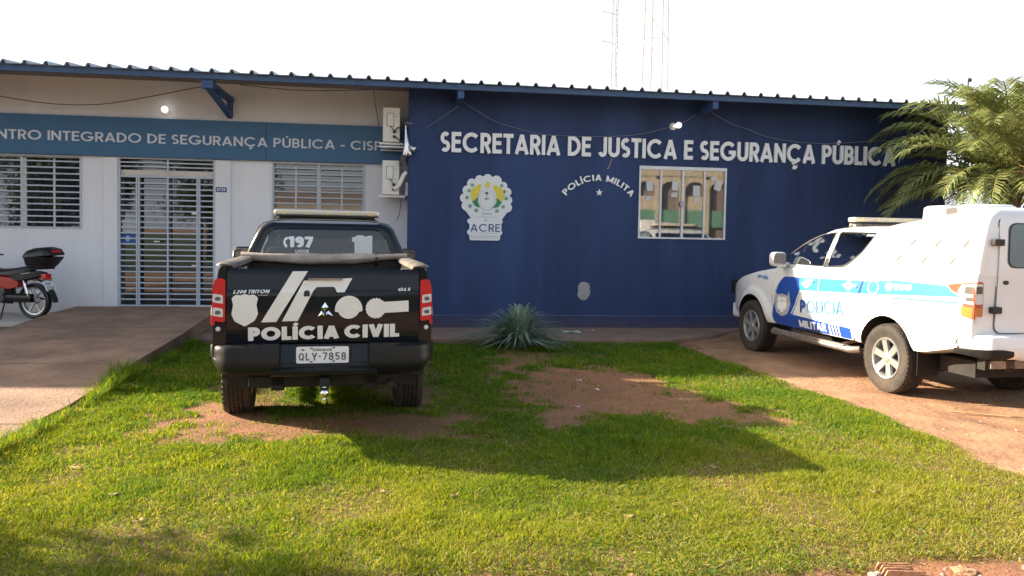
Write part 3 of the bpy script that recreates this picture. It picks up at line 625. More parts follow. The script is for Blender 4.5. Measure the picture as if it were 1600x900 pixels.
for (cx, cz), w, h, an, lb in PAP:
    mb = MB(); c, s_ = math.cos(rad(an)), math.sin(rad(an))
    gr = []
    for i in range(5):
        for j in range(4):
            u = (j/3-.5)*w; v = (i/4-.5)*h; gr.append((cx+u*c-v*s_, YB+.006-.012*abs(i/4-.5)**2*(1 if j else 2), cz+u*s_+v*c))
    mb.add(gr, [(i*4+j, i*4+j+1, i*4+j+5, i*4+j+4) for i in range(4) for j in range(3)])
    o = mb.build('paper_sheet', 'paper', smooth=60, fixn=False); tag(o, lb, 'paper', 'papers taped to the office window')
mb = MB(); mb.box(-4.745, -4.515, YW+.066, YW+.070, 1.38, 1.56)
ps = empty('door_poster', (-4.63, YW+.07, 1.47), 0, 'blue and white poster behind the bars left of the entrance gate', 'poster')
def at(mb, o):
    l = o.location; mb.v = [(p[0]-l.x, p[1]-l.y, p[2]-l.z) for p in mb.v]; return mb
at(mb, ps).build('poster_sheet', 'poster_blue', ps); mb = MB(); mb.box(-4.745, -4.515, YW+.067, YW+.0705, 1.565, 1.80); at(mb, ps).build('poster_head', 'poster_pale', ps)
mb = MB(); mb.prism(ell(-4.66, 1.47, .035, .05), lambda u, v, w: (u, YW+.066-w, v), 0, .002); at(mb, ps).build('poster_emblem', 'poster_pale', ps)

# ------------------------------------------------------------------ signs on the walls
sg = empty('wing_sign', (-4, YW, 3.18), 0, 'long teal sign board with pale raised lettering over the white wing', 'sign')
mb = MB(); mb.box(-9.0, -2.357, YW-.09, YW-.002, 2.857, 3.513); mb.box(-2.351, .066, YW-.09, YW-.002, 2.860, 3.513); at(mb, sg).build('sign_board', 'teal', sg, bevel=.004)
st, wd = text('CENTRO INTEGRADO DE SEGURANÇA PÚBLICA - CISP', .158, .115, .36)
lead, lw = text('CE', .158, .115, .36)
sx = 6.26/(wd-lw-.115)
mb = letters(MB(), st, lambda u, v, w: (u+(-6.64-(lw+.115)*sx), YW-.09-w, 3.090+v), sx, .160, .014); at(mb, sg).build('lettering', 'letter_grey', sg)
sg = empty('wall_lettering', (4.7, YB, 3.18), 0, 'large white raised lettering across the top of the navy wall', 'sign')
st, wd = text('SECRETARIA DE JUSTICA E SEGURANÇA PÚBLICA', .195, .085, .36)
mb = letters(MB(), st, lambda u, v, w: (.606+u, YB-.004-w, 3.012+v), 8.18/wd, .335, .032); at(mb, sg).build('lettering', 'letter', sg)
# number plate of the house
hp = empty('house_number', (-3.10, YW-.036, 2.34), 0, 'small dark blue enamel house number 0735 right of the entrance', 'house number')
mb = MB(); mb.prism(rrect(-3.192, -3.012, 2.297, 2.383, .012), lambda u, v, w: (u, YW-.037-w, v), 0, .006); at(mb, hp).build('number_plate', 'c_navy', hp)
st, wd = text('0735', .17, .14); mb = letters(MB(), st, lambda u, v, w: (-3.172+u, YW-.043-w, 2.315+v), .14/wd, .052, .002); at(mb, hp).build('digits', 'letter', hp)
# arched lettering and star
al = empty('arched_lettering', (3.32, YB, 2.45), 0, 'small arched white lettering with a star on the navy wall left of the window', 'sign')
st, wd = text('POLÍCIA MILITA', .19, .14, .42); RAD = .735; cxz = (3.318, 2.605-RAD); ang = rad(101)
def arcmap(u, v, w):
    a = ang/2-(u/wd)*ang; r = RAD+v; return (cxz[0]+r*math.sin(-a), YB-.004-w, cxz[1]+r*math.cos(a))
mb = letters(MB(), st, arcmap, 1.0, .105, .02); at(mb, al).build('lettering', 'letter', al)
mb = MB(); stp = [(3.328+(.062 if i % 2 == 0 else .026)*math.sin(rad(36*i)), 2.403+(.062 if i % 2 == 0 else .026)*math.cos(rad(36*i))) for i in range(10)]
mb.prism(stp, lambda u, v, w: (u, YB-.004-w, v), 0, .018); at(mb, al).build('star', 'letter', al)
# state crest board
cr = empty('state_crest', (1.387, YB, 2.1), 0, 'scalloped white crest board with a green and yellow emblem over the word ACRE', 'sign')
EM = lambda u, v, w: (1.387+(u-415)*.001560, YB-.003-w, 2.236-(v-360)*.001545)
mb = MB(); i = 0
lobes = [(425, 128, 47), (337, 143, 46), (522, 152, 56), (256, 187, 51), (594, 207, 45), (207, 262, 51), (640, 272, 46), (182, 347, 52), (650, 360, 46), (198, 432, 50), (645, 442, 50)]
for (a, b, r) in lobes: mb.prism(ell(a, b, r, r, 20), EM, 0, .022+.0003*(i % 7)); i += 1
mb.prism(ell(418, 330, 238, 226, 40), EM, 0, .0245); mb.prism([(160, 460), (690, 470), (640, 498), (585, 575), (260, 575), (200, 495)], EM, 0, .0249)
for (a, b, c, d, r) in ((213, 595, 567, 624, 26), (236, 582, 610, 700, 20), (213, 592, 684, 748, 30), (238, 570, 730, 803, 24)): mb.prism(rrect(a, b, c, d, r), EM, 0, .0255+.0003*i); i += 1
at(mb, cr).build('crest_board', 'board_white', cr)
F0 = .030
def em(name, m, polys, w=F0, th=.002):
    mb = MB()
    for k, p in enumerate(polys): mb.prism(p, EM, w-.006, w+th+.0002*(k % 6))
    at(mb, cr).build(name, m, cr)
em('shield_yellow', 'c_yellow', [[(245, 330), (243, 285), (262, 240), (300, 215), (345, 235), (350, 255), (328, 290), (318, 335), (262, 385)], [(605, 330), (607, 285), (590, 245), (548, 222), (505, 240), (498, 258), (518, 290), (527, 335), (580, 385)],
    ell(425, 198, 24, 34, 16), ell(337, 215, 22, 24, 14), ell(512, 228, 26, 30, 14)])
em('shield_green', 'c_green', [[(262, 388), (320, 338), (322, 390), (345, 448), (300, 435)], [(580, 388), (525, 338), (525, 390), (485, 452), (545, 437)]])
leaves = []
for sx_ in (-1, 1):
    for (a, b, r) in ((160, 205, 26), (190, 268, 26), (212, 340, 28), (178, 432, 28), (112, 480, 30)):
        cx, cy = 418+sx_*a, b
        for q in range(5): t = rad(q*72+20*sx_+b); leaves.append([(cx, cy), (cx+r*.5*math.cos(t-.35), cy+r*.5*math.sin(t-.35)), (cx+r*math.cos(t), cy+r*math.sin(t)), (cx+r*.5*math.cos(t+.35), cy+r*.5*math.sin(t+.35))])
em('branches', 'c_green', leaves, F0+.0005)
em('crossed_stems', 'c_grey', [[(360, 500), (365, 494), (480, 520), (478, 526)], [(360, 522), (480, 496), (482, 502), (364, 528)], [(300, 545), (530, 545), (530, 549), (300, 549)], [(245, 722), (565, 722), (565, 726), (245, 726)], [(250, 754), (555, 752), (555, 758), (250, 760)], [(258, 774), (550, 772), (550, 777), (258, 779)]])
em('oval_rim', 'c_grey', [ell(418, 362, 96, 114, 30)], F0+.001); em('oval_field', 'board_white', [ell(418, 362, 90, 108, 30)], F0+.004)
em('oval_ring', 'decal_grey', [ell(418, 362, 72, 88, 30)], F0+.0066, .0006); em('oval_center', 'board_white', [ell(418, 362, 69, 85, 30)], F0+.0078)
em('oval_figure', 'c_dark', [[(414, 300), (420, 300), (419, 350), (415, 350)], ell(416, 288, 14, 14, 10), [(396, 292), (440, 300), (436, 304), (398, 298)], [(392, 350), (410, 346), (440, 348), (452, 342), (448, 352), (430, 356), (398, 362)]], F0+.0104)
em('star_mark', 'c_grey', [[(408+(22 if i % 2 == 0 else 6)*math.sin(rad(45*i)), 583-(22 if i % 2 == 0 else 6)*math.cos(rad(45*i))) for i in range(8)]])
st, wd = text('ACRE', .135, .16, rd=1.0); mb = letters(MB(), st, lambda u, v, w: EM(248+u, 708-v, F0-.004+w), 320/wd, 84, .006); at(mb, cr).build('lettering', 'c_navy', cr)
# bare patch of plaster, wall lamps, roots and cables
pt = [(2.995, .80), (3.03, .86), (3.10, .868), (3.17, .85), (3.205, .80), (3.20, .735), (3.215, .69), (3.19, .63), (3.16, .58), (3.10, .548), (3.05, .565), (3.01, .60), (2.985, .635), (2.995, .70)]
mb = MB(); mb.prism(rpoly(pt, .02, 3), lambda u, v, w: (u, YB-.001-w, v), 0, .006); tag(mb.build('plaster_patch', 'plaster'), 'grey patch of bare plaster low on the navy wall', 'wall patch')
def lamp(x, y, z, on, dx, lb):
    l = empty('wall_lamp', (x, y, z), 0, lb, 'lamp', 'bare bulbs under the eaves')
    f = lambda c, s_, h: (c, -h, s_)
    mb = MB(); mb.lathe([(0, 0), (.065, 0), (.062, .02), (.035, .035), (.03, .06), (0, .06)], f, 20); mb.build('lamp_base', 'bulb_off', l, smooth=40)
    d = Vector((dx, -.7, .18)).normalized(); q = d.to_track_quat('Z', 'Y')
    g = lambda c, s_, h: tuple(Vector((0, -.055, 0))+q @ Vector((c, s_, h)))
    mb = MB(); mb.lathe([(.018, 0), (.022, .02), (.046, .055), (.055, .085), (.048, .115), (.025, .135), (0, .14)], g, 20); mb.build('bulb', ('bulb' if x < 0 else 'bulb_dim') if on else 'bulb_off', l, smooth=60)
lamp(-4.02, YW, 3.64, True, .15, 'glowing bare bulb on the white wall above the teal sign')
lamp(4.61, YB, 3.575, True, .95, 'bare bulb on a round white base on the navy wall above the lettering')
def wire(pts, y, r, lb, m='cable', wob=0):
    P = []; k = len(pts)
    for i in range(k-1):
        for j in range(4):
            t = j/4; p0, p1, p2, p3 = pts[max(i-1, 0)], pts[i], pts[i+1], pts[min(i+2, k-1)]
            c = [.5*(2*p1[a]+(p2[a]-p0[a])*t+(2*p0[a]-5*p1[a]+4*p2[a]-p3[a])*t*t+(3*p1[a]-p0[a]-3*p2[a]+p3[a])*t**3) for a in (0, 1)]
            P.append((c[0], y+random.uniform(-wob, wob), c[1]))
    P.append((pts[-1][0], y, pts[-1][1]))
    mb = MB(); mb.tube(P, r, 5); tag(mb.build('hanging_cable', m, smooth=60), lb, 'cable')
wire([(-7.1, 3.86), (-6.5, 3.756), (-6.11, 3.70), (-5.72, 3.664), (-5.33, 3.66), (-4.93, 3.69), (-4.53, 3.764), (-4.03, 3.88), (-3.3, 4.06)], 13.9, .008, 'dark cable sagging over the upper white wall, left of the eave bracket')
wire([(-2.75, 4.10), (-2.28, 4.07), (-1.75, 4.05), (-1.2, 4.07), (-.6, 4.11)], 13.9, .007, 'dark cable sagging under the eave, right of the blue eave bracket')
wire([(.95, 3.856), (1.25, 3.678), (1.52, 3.54), (1.90, 3.436), (2.29, 3.36), (2.67, 3.345), (3.34, 3.355), (3.9, 3.40), (4.35, 3.502), (4.75, 3.638), (5.03, 3.80)], YB-.045, .005, 'pale cable swagged along the navy wall above the lettering, up to the bulb', 'cable_pale')
wire([(5.29, 3.834), (5.62, 3.67), (5.92, 3.581), (6.33, 3.45), (6.81, 3.388), (7.42, 3.37), (8.03, 3.418), (8.64, 3.473)], YB-.045, .005, 'pale cable drooping over the right end of the navy wall lettering', 'cable_pale')
wire([(.88, 3.769), (.62, 3.569), (.39, 3.413)], YB-.03, .005, 'short slanting cable at the left corner of the navy wall', 'cable_pale')
wire([(-.53, 4.158), (-.508, 3.935), (-.448, 3.602), (-.44, 3.52)], YW-.03, .005, 'thin cable dropping down the white wall beside the upper condenser')
wire([(3.534, 2.987), (3.503, 2.877), (3.459, 2.81)], YB-.012, .010, 'short dry root clinging to the navy wall under the lettering', 'stone')

# ------------------------------------------------------------------ air conditioning condensers on the return wall
def condenser(z0, lb, upper):
    o = empty('air_conditioner', (-.2, 13.3, z0), 0, lb, 'air conditioner', 'condensers on the blue return wall')
    X0, X1 = -.345, -.065; h = .57
    mb = MB(); mb.box(X0, X1, 13.30, 14.08, z0, z0+h); at(mb, o).build('casing', 'ac', o, bevel=.012)
    mb = MB(); mb.box(X0+.07, X0+.175, 13.288, 13.2995, z0+.26, z0+.47); at(mb, o).build('service_panel', 'ac', o, bevel=.008)
    mb = MB(); mb.box(X0+.064, X0+.181, 13.2955, 13.2995, z0+.254, z0+.476); mb.box(X0+.20, X0+.235, 13.296, 13.2995, z0+.42, z0+.427); at(mb, o).build('panel_gap', 'ac_dark', o)
    mb = MB()
    for zz in (.17, .09): mb.tube([(X0+.19, 13.302, z0+zz), (X0+.19, 13.25, z0+zz)], [.028, .018], 10)
    mb.tube([(X0+.12, 13.29, z0+.27), (X0+.16, 13.27, z0+.22), (X0+.19, 13.262, z0+.175)], .006, 5)
    at(mb, o).build('valve', 'ac_dark', o, smooth=50)
    mb = MB()
    for y in (13.36, 13.98):
        mb.box(-.40, .079, y-.02, y+.02, z0-.04, z0-.006); mb.box(.038, .078, y-.02, y+.02, z0-.040 if upper else z0-.04, z0+.22 if not upper else z0-.003)
        if upper: mb.box(-.40, .06, y-.012, y+.012, z0-.085, z0-.062)
    at(mb, o).build('bracket', 'alu', o, bevel=.003)
    return o
a1 = condenser(3.16, 'upper of two beige condensers, hung level with the teal sign', True)
a2 = condenser(2.285, 'lower of two beige condensers, hung under the end of the teal sign', False)
def pipe(o, pts, r, name, m, n=8): mb = MB(); mb.tube(pts, r, n); at(mb, o).build(name, m, o, smooth=50)
pipe(a1, [(-.155, 13.25, 3.33), (-.10, 13.22, 3.39), (-.03, 13.2, 3.38), (.03, 13.17, 3.30), (.05, 13.15, 3.15)], .012, 'refrigerant_line', 'ac_dark')
pipe(a1, [(-.155, 13.25, 3.25), (-.09, 13.2, 3.20), (0, 13.17, 3.12), (.05, 13.15, 3.05)], .010, 'refrigerant_line', 'ac_dark')
pipe(a1, [(.03, 13.16, 3.42), (.035, 13.15, 3.30), (.045, 13.14, 3.18), (.06, 13.13, 3.05), (.02, 13.13, 2.93)], [.012, .02, .035, .06, .04], 'foil_wrap', 'foil', 9)
pipe(a1, [(.05, 13.15, 3.05), (.10, 13.12, 3.06), (.17, 13.11, 3.03), (.20, 13.11, 3.06)], [.05, .055, .04, .015], 'foil_wrap', 'foil', 7)
pipe(a1, [(.05, 13.14, 3.02), (.10, 13.12, 2.95), (.12, 13.12, 2.93)], [.04, .045, .02], 'foil_wrap', 'foil', 7)
pipe(a1, [(.02, 13.14, 3.45), (.06, 13.13, 3.47), (.13, 13.12, 3.44)], .012, 'foil_wrap', 'foil', 6)
pipe(a1, [(.01, 13.16, 2.93), (-.02, 13.18, 2.85), (.03, 13.19, 2.76)], [.05, .045, .03], 'foam_sleeve', 'cable', 8)
pipe(a2, [(.05, 13.16, 2.66), (.0, 13.18, 2.60), (-.05, 13.2, 2.47), (-.10, 13.22, 2.40), (-.15, 13.255, 2.375)], [.03, .034, .034, .03, .022], 'wrapped_pipe', 'decal', 9)
pipe(a2, [(-.05, 13.22, 2.245), (-.035, 13.22, 2.10), (-.06, 13.22, 1.95), (-.10, 13.22, 1.85)], .006, 'drain_hose', 'ac_dark', 5)

# ================================================================== the two pickups
def lerp_tab(x, xs, ys): return float(np.interp(x, xs, ys))
WC = .40                                                       # height of the wheel arch centres
def smooth01(t): t = max(0., min(1., t)); return t*t*(3-2*t)
def WSIDE(x, z):
    p = .862
    if x > 2.9: p -= .17*((x-2.9)/.96)**2.4
    if x < -1.0: p -= .022*((-1.0-x)/.18)**2
    if z < .64: p -= .05*((.64-z)/.2)**1.4
    if z > .98: p -= .050*((z-.98)/.42)**1.4
    p -= .010*math.exp(-((z-.80)/.05)**2)*(1 if 0.5 < x < 2.5 else 0)
    for cx in (0, 3.0):
        r = math.hypot(x-cx, z-WC)
        if r < .60 and z > .3: p += .034*smooth01((.585-r)/.06)
    return p
ZT = lambda x: lerp_tab(x, [-1.2, .40, .55, 2.3, 2.9, 3.45, 3.72, 3.86], [1.405, 1.405, 1.36, 1.285, 1.20, 1.09, 1.0, .86])
ZB = lambda x: lerp_tab(x, [-1.2, -.9, -.55, .55, 2.45, 3.5, 3.86], [.68, .60, .52, .475, .475, .45, .52])
CABZ = [1.24, 1.45, 1.60, 1.70, 1.752, 1.780, 1.796]
CAB = dict(x1=[2.55, 2.18, 1.86, 1.62, 1.46, 1.34, 1.18], x0=[.36, .37, .39, .41, .44, .52, .66], hw=[.815, .765, .70, .655, .612, .54, .42], r=[.08, .08, .09, .10, .12, .18, .20])
cabv = lambda k, z: lerp_tab(z, CABZ, CAB[k])
CANZ = [1.36, 1.60, 1.80, 1.90, 1.955, 1.99, 2.005]
CAN = dict(x0=[-1.183, -1.178, -1.165, -1.15, -1.12, -1.05, -.9], x1=[.44, .42, .41, .40, .40, .38, .30], hw=[.815, .768, .722, .69, .640, .55, .42], r=[.06, .06, .07, .09, .12, .16, .18])
canv = lambda k, z: lerp_tab(z, CANZ, CAN[k])
def ring_at(tab, z, inset=0, zoff=0, bulge=.10):
    x0, x1, hw, r = (tab(k, z) for k in ('x0', 'x1', 'hw', 'r'))
    x0 += inset; x1 -= inset; hw -= inset; r = max(.03, r-inset)
    out = []
    for x, y in rrect(x0, x1, -hw, hw, r, 5):
        if x > (x0+x1)/2 and bulge: x += bulge*(1-(y/hw)**2)
        out.append((x, y, z+zoff))
    return out
def prism_obj(poly, fn, d0, d1): return MB().prism(poly, fn, d0, d1).build('cutter', 'trim')
FSIDE = lambda u, v, w: (u, w, v)
FREAR = lambda u, v, w: (w, u, v)
def ringstrip(mb, outer, inner, fn, w):
    n = len(outer); vs = [fn(u, v, w) for u, v in outer]+[fn(u, v, w) for u, v in inner]
    mb.add(vs, [(i, (i+1) % n, n+(i+1) % n, n+i) for i in range(n)])
def scaled(poly, d):
    """polygon moved inwards by about d towards its centroid"""
    cx = sum(p[0] for p in poly)/len(poly); cy = sum(p[1] for p in poly)/len(poly); o = []
    for x, y in poly: l = math.hypot(x-cx, y-cy); o.append((x-(x-cx)/l*d, y-(y-cy)/l*d))
    return o
def make_wheel(name, parent, x, s, dust):
    w = bpy.data.objects.new(name, None); COL.objects.link(w); w.parent = parent; w.location = (x, s*.762, .384); w.empty_display_size = .1
    f = lambda c, sn, h: (c, s*h, sn)
    prof = [(.232, -.10), (.30, -.124), (.350, -.121), (.374, -.106), (.380, -.088)]
    for h in (-.055, -.018, .018, .055): prof += [(.380, h-.008), (.371, h-.006), (.371, h+.006), (.380, h+.008)]
    prof += [(.380, .088), (.374, .106), (.350, .121), (.30, .124), (.232, .10)]
    mb = MB(); mb.lathe(prof, f, 56, closed=True)
    for k in range(46):
        a = 2*math.pi*k/46
        for h0, h1, sh, r0, r1 in ((-.118, -.066, .0, .36, .3835), (-.044, -.026, .04, .37, .3838), (-.010, .010, .07, .37, .3838), (.026, .044, .04, .37, .3838), (.066, .118, .0, .36, .3835)):
            P = []
            for r in (r0, r1):
                for hh in (h0, h1):
                    for da in (-.042, .042):
                        rr = r-(.016 if (abs(hh) > .11 and r == r1) else 0); t = a+da+sh; P.append(f(rr*math.cos(t), rr*math.sin(t), hh))
            mb.add(P, [(0, 1, 3, 2), (4, 6, 7, 5), (0, 4, 5, 1), (2, 3, 7, 6), (0, 2, 6, 4), (1, 5, 7, 3)])
    mb.build('tyre', 'rubber', w, smooth=35)
    mb = MB(); mb.lathe([(.233, -.10), (.233, .098), (.224, .112), (.210, .108), (.203, .085), (.198, .03), (.196, -.09)], f, 40, closed=True)
    for k in range(6):
        a = 2*math.pi*k/6+.3; ca, sa = math.cos(a), math.sin(a)
        def g(r, t, h): return f(r*ca-t*sa, r*sa+t*ca, h)
        P = [g(.045, -.034, .088), g(.045, .034, .088), g(.205, .040, .100), g(.205, -.040, .100), g(.045, -.03, .055), g(.045, .03, .055), g(.205, .034, .06), g(.205, -.034, .06)]
        mb.add(P, [(0, 1, 2, 3), (4, 7, 6, 5), (0, 3, 7, 4), (1, 5, 6, 2), (2, 6, 7, 3), (0, 4, 5, 1)])
    mb.lathe([(0, .100), (.032, .100), (.040, .094), (.062, .088), (.066, .05), (0, .05)], f, 24)
    mb.build('rim', 'rim', w, smooth=35)
    mb = MB(); mb.lathe([(0, .02), (.197, .02)], f, 32); mb.lathe([(0, .035), (.15, .035), (.15, .021)], f, 24); mb.build('brake_disc', 'rim_dark', w)
    return w
def pickup(name, loc, ang, label, paint, canopy):
    T = empty(name, loc, math.pi/2+rad(ang), label, 'pickup truck')
    # ---- body shell
    mb = MB(); xs = list(np.arange(-1.18, 3.80, .045))+[3.80, 3.84, 3.86]; rings = []
    for x in xs:
        zt, zb = ZT(x), ZB(x); half = []
        half += [(.30, zb), (WSIDE(x, zb)-.05, zb), (WSIDE(x, zb+.02)-.008, zb+.018)]
        for i in range(26): z = zb+.05+(zt-.035-zb-.05)*i/25; half.append((WSIDE(x, z), z))
        wt = WSIDE(x, zt)
        half += [(wt-.010, zt-.014), (wt-.035, zt)]
        cr = .075 if x > 2.25 else .0
        half += [(wt*.72, zt+cr*.55), (wt*.36, zt+cr*.9), (.05, zt+cr)]
        rings.append([(x, y, z) for y, z in half]+[(x, -y, z) for y, z in reversed(half)])
    mb.loft(rings); body = mb.build('body', paint, T)
    for cx in (0, 3.0):
        for s in (1, -1): apply_bool(body, prism_obj(ell(cx, WC, .455, .455, 36), FSIDE, s*.48, s*1.3))
    if not canopy:
        apply_bool(body, MB().box(-1.125, .34, -.70, .70, .90, 2.2).build('cutter', 'trim'))
        apply_bool(body, MB().box(-1.4, -1.12, -.741, .741, .785, 2.2).build('cutter', 'trim'))
    finish(body, 32, False)
    # ---- cab shell with real openings
    zs = [1.24, 1.30, 1.38, 1.45, 1.52, 1.60, 1.65, 1.70, 1.727, 1.752, 1.768, 1.780, 1.790, 1.796]
    cab = MB().loft([ring_at(cabv, z) for z in zs]).build('cab', paint, T)
    apply_bool(cab, MB().loft([ring_at(cabv, z, .05, -.045 if z > 1.7 else (-.2 if z < 1.25 else 0)) for z in zs]).build('cutter', 'trim'))
    FW = rpoly([(2.36, 1.335), (2.20, 1.43), (1.92, 1.575), (1.62, 1.688), (1.30, 1.722), (1.34, 1.335)], [.02, .05, .1, .1, .03, .03], 4)
    RW = rpoly([(1.255, 1.335), (1.215, 1.722), (.515, 1.715), (.66, 1.50), (.90, 1.35)], [.03, .03, .05, .08, .12], 4)
    RG = rpoly([(.665, 1.435), (.555, 1.712), (-.555, 1.712), (-.665, 1.435)], [.05, .09, .09, .05], 5)
    WS = rpoly([(.70, 1.33), (.56, 1.70), (-.56, 1.70), (-.70, 1.33)], .06, 4)
    for p in (FW, RW): apply_bool(cab, prism_obj(p, FSIDE, -1.2, 1.2))
    apply_bool(cab, prism_obj(RG, FREAR, .1, .95)); apply_bool(cab, prism_obj(WS, FREAR, 1.30, 3.2))
    finish(cab, 32, False)
    cuts = [1.36+.04*i for i in range(10)]
    for s in (1, -1):
        f = lambda u, v, w: (u, s*(cabv('hw', v)+w), v)
        for nm, p in (('window', FW), ('window', RW)):
            g = decal_mb(MB(), p, f, -.006, (), cuts).build(nm, 'carglass' if not canopy else 'darkglass', T, fixn=False)
            mb = MB(); ringstrip(mb, scaled(p, -.016), scaled(p, .012), f, .003); mb.build('seal', 'trim', g, fixn=False)
        mb = MB(); pil = [(1.30, 1.335), (1.262, 1.722), (1.212, 1.722), (1.252, 1.335)]; decal_mb(mb, [(1.335, 1.325), (1.295, 1.728), (1.225, 1.728), (1.262, 1.325)], f, .0045, (), cuts); mb.build('door_pillar', 'trim', T, fixn=False)
    f = lambda u, v, w: (cabv('x0', v)-w, u, v)
    g = decal_mb(MB(), RG, f, -.010, (), cuts).build('rear_window', 'carglass', T, fixn=False)
    mb = MB(); ringstrip(mb, scaled(RG, -.014), scaled(RG, .030), f, .003); mb.build('seal', 'trim', g, fixn=False)
    f = lambda u, v, w: (cabv('x1', v)+.10*(1-(u/cabv('hw', v))**2)+w, u, v)
    decal_mb(MB(), WS, f, -.008, [-.5+.1*i for i in range(11)], cuts).build('windscreen', 'carglass', T, fixn=False)
    # ---- inside the cab
    for y in (.38, -.38):
        mb = MB(); mb.rbox(1.05, 1.20, y-.24, y+.24, 1.0, 1.50, .06); mb.build('seat', 'cloth', T, bevel=.03)
        mb = MB(); mb.rbox(1.07, 1.16, y-.13, y+.13, 1.49, 1.64, .05); mb.build('headrest', 'cloth', T, bevel=.02)
    mb = MB(); mb.rbox(.50, .62, -.62, .62, 1.2, 1.42, .06); mb.build('rear_seat', 'cloth', T, bevel=.03)
    mb = MB(); mb.rbox(1.66, 1.69, -.10, .12, 1.585, 1.645, .025); mb.box(1.69, 1.72, -.01, .02, 1.63, 1.69); mb.build('interior_mirror', 'trim', T)
    mb = MB(); mb.rbox(2.0, 2.25, -.66, .66, 1.2, 1.345, .04); mb.build('dashboard', 'trim', T)
    mb = MB(); mb.tube([(1.85+.05*math.cos(t)*.3, .38+.17*math.sin(t), 1.33+.17*math.cos(t)) for t in np.linspace(0, 2*math.pi, 20)], .014, 6); mb.build('steering_wheel', 'trim', T, smooth=60)
    # ---- doors, handles, mirrors, side steps, arch liners
    FD = rpoly([(2.43, .60), (2.33, .495), (1.335, .495), (1.335, 1.30), (2.34, 1.275), (2.44, 1.0)], [.03, .03, .03, .02, .03, .05], 3)
    RD = [(1.315, .495), (.64, .495)]+[(.60*math.cos(rad(a)), WC+.60*math.sin(rad(a))) for a in (12, 24, 36, 45)]+[(.415, 1.30), (1.315, 1.30)]
    for s in (1, -1):
        f = lambda u, v, w: (u, s*(WSIDE(u, v)+w), v)
        for p, hx in ((FD, 1.44), (RD, .56)):
            mb = MB(); decal_mb(mb, p, f, .005, [i*.09 for i in range(4, 28)], [.5+.05*i for i in range(17)])
            d = mb.build('door', paint, T, smooth=30, fixn=False)
            mb = MB(); ringstrip(mb, scaled(p, -.006), scaled(p, .001), f, .0035); mb.build('door_gap', 'trim', d, fixn=False)
            mb = MB(); hy = s*(WSIDE(hx, 1.14)+.018); mb.rbox(hx-.01, hx+.17, hy-.016, hy+.016, 1.125, 1.160, .012); mb.build('handle', paint if canopy else 'chrome', d, bevel=.006)
        mb = MB(); y0, y1 = sorted((s*.86, s*1.06)); mb.rbox(2.10, 2.22, y0, y1, 1.30, 1.475, .05); y2, y3 = sorted((s*.78, s*.88)); mb.box(2.14, 2.20, y2, y3, 1.31, 1.35)
        mir = mb.build('side_mirror', paint if canopy else 'black', T, smooth=40, bevel=.018)
        mb = MB(); mb.rbox(2.093, 2.0985, y0+.012, y1-.012, 1.318, 1.46, .04); mb.build('mirror_glass', 'smoke', mir)
        mb = MB(); mb.tube([(.55, s*.80, .395), (.62, s*.875, .385), (2.36, s*.875, .385), (2.44, s*.80, .395)], .042, 10); mb.rbox(.70, 2.30, min(s*.84, s*.915), max(s*.84, s*.915), .40, .432, .01)
        for x in (.9, 2.0): mb.tube([(x, s*.87, .39), (x, s*.55, .46)], .02, 6)
        mb.build('side_step', 'dusty' if not canopy else 'steel', T, smooth=50)
        for cx in (0, 3.0):
            mb = MB(); mb.lathe([(.450, .49), (.450, .80)], lambda c, sn, h: (cx+c, s*h, WC+sn), 24, rad(-12), rad(192)); mb.build('arch_liner', 'liner', T, smooth=60, fixn=False)
        mb = MB(); mb.rbox(-.49, -.478, min(s*.60, s*.86), max(s*.60, s*.86), .27 if canopy else .40, .58, .02); mb.build('mud_flap', 'dusty' if canopy else 'liner', T)
    for cx in (0, 3.0):
        for s in (1, -1): make_wheel('wheel', T, cx, s, canopy)
    # ---- underneath
    mb = MB()
    for y in (.36, -.36): mb.box(-1.15, 3.5, y-.05, y+.05, .42, .58)
    mb.box(-1.12, -1.02, -.62, .62, .44, .56); mb.tube([(0, -.68, .384), (0, .68, .384)], .055, 10); mb.lathe([(0, -.16), (.10, -.12), (.16, 0), (.10, .12), (0, .16)], lambda c, sn, h: (c, h, .384+sn), 16)
    mb.box(.6, 2.4, -.5, .5, .40, .50); mb.lathe([(0, -.1), (.30, -.1), (.34, -.04), (.34, .04), (.30, .1), (0, .1)], lambda c, sn, h: (-.62+c, sn, .62+h), 24)
    mb.box(-1.1, 3.6, -.66, .66, .60, .66)
    if canopy: mb.box(-.98, -.50, -.60, .60, .34, .50)  # dark box added to keep the far rear wheel in the dark
    mb.build('chassis', 'under', T, smooth=40)
    mb = MB(); mb.tube([(-.2, -.42, .46), (-.9, -.50, .47), (-1.22, -.52, .46)], .032, 10); mb.build('exhaust_pipe', 'under', T, smooth=60)
    # ---- rear bumper
    mb = MB()
    for s in (1, -1):
        R = []
        for i in range(15):
            y = .34+.535*i/14; k = max(0, (y-.70)/.175); xo = -1.355+.03*(y/.87)**2+.27*k**2.2; xi = -1.10+.05*k
            zt = .800-.012*k; zb = .572+.10*k*k+(.02 if i == 0 else 0); c = .035
            R.append([(xi, s*y, zt), (xo+c*1.2, s*y, zt), (xo+.012, s*y, zt-.014), (xo, s*y, zt-.05), (xo+.004, s*y, zt-.10), (xo-.006, s*y, (zt+zb)/2-.02), (xo+.012, s*y, zb+.03), (xo+.05, s*y, zb), (xi, s*y, zb)])
        mb.loft(R)
    mb.prism([(-1.10, .60), (-1.262, .62), (-1.212, .792), (-1.10, .792)], lambda u, v, w: (u, w, v), -.343, .343)
    R = []
    for i in range(9): y = -.40+.80*i/8; R.append([(-1.12, y, .622), (-1.34, y, .622), (-1.362, y, .605), (-1.355, y, .575), (-1.32, y, .560), (-1.12, y, .560)])
    mb.loft(R)
    bp = mb.build('rear_bumper', 'dusty' if not canopy else paint, T, smooth=38)
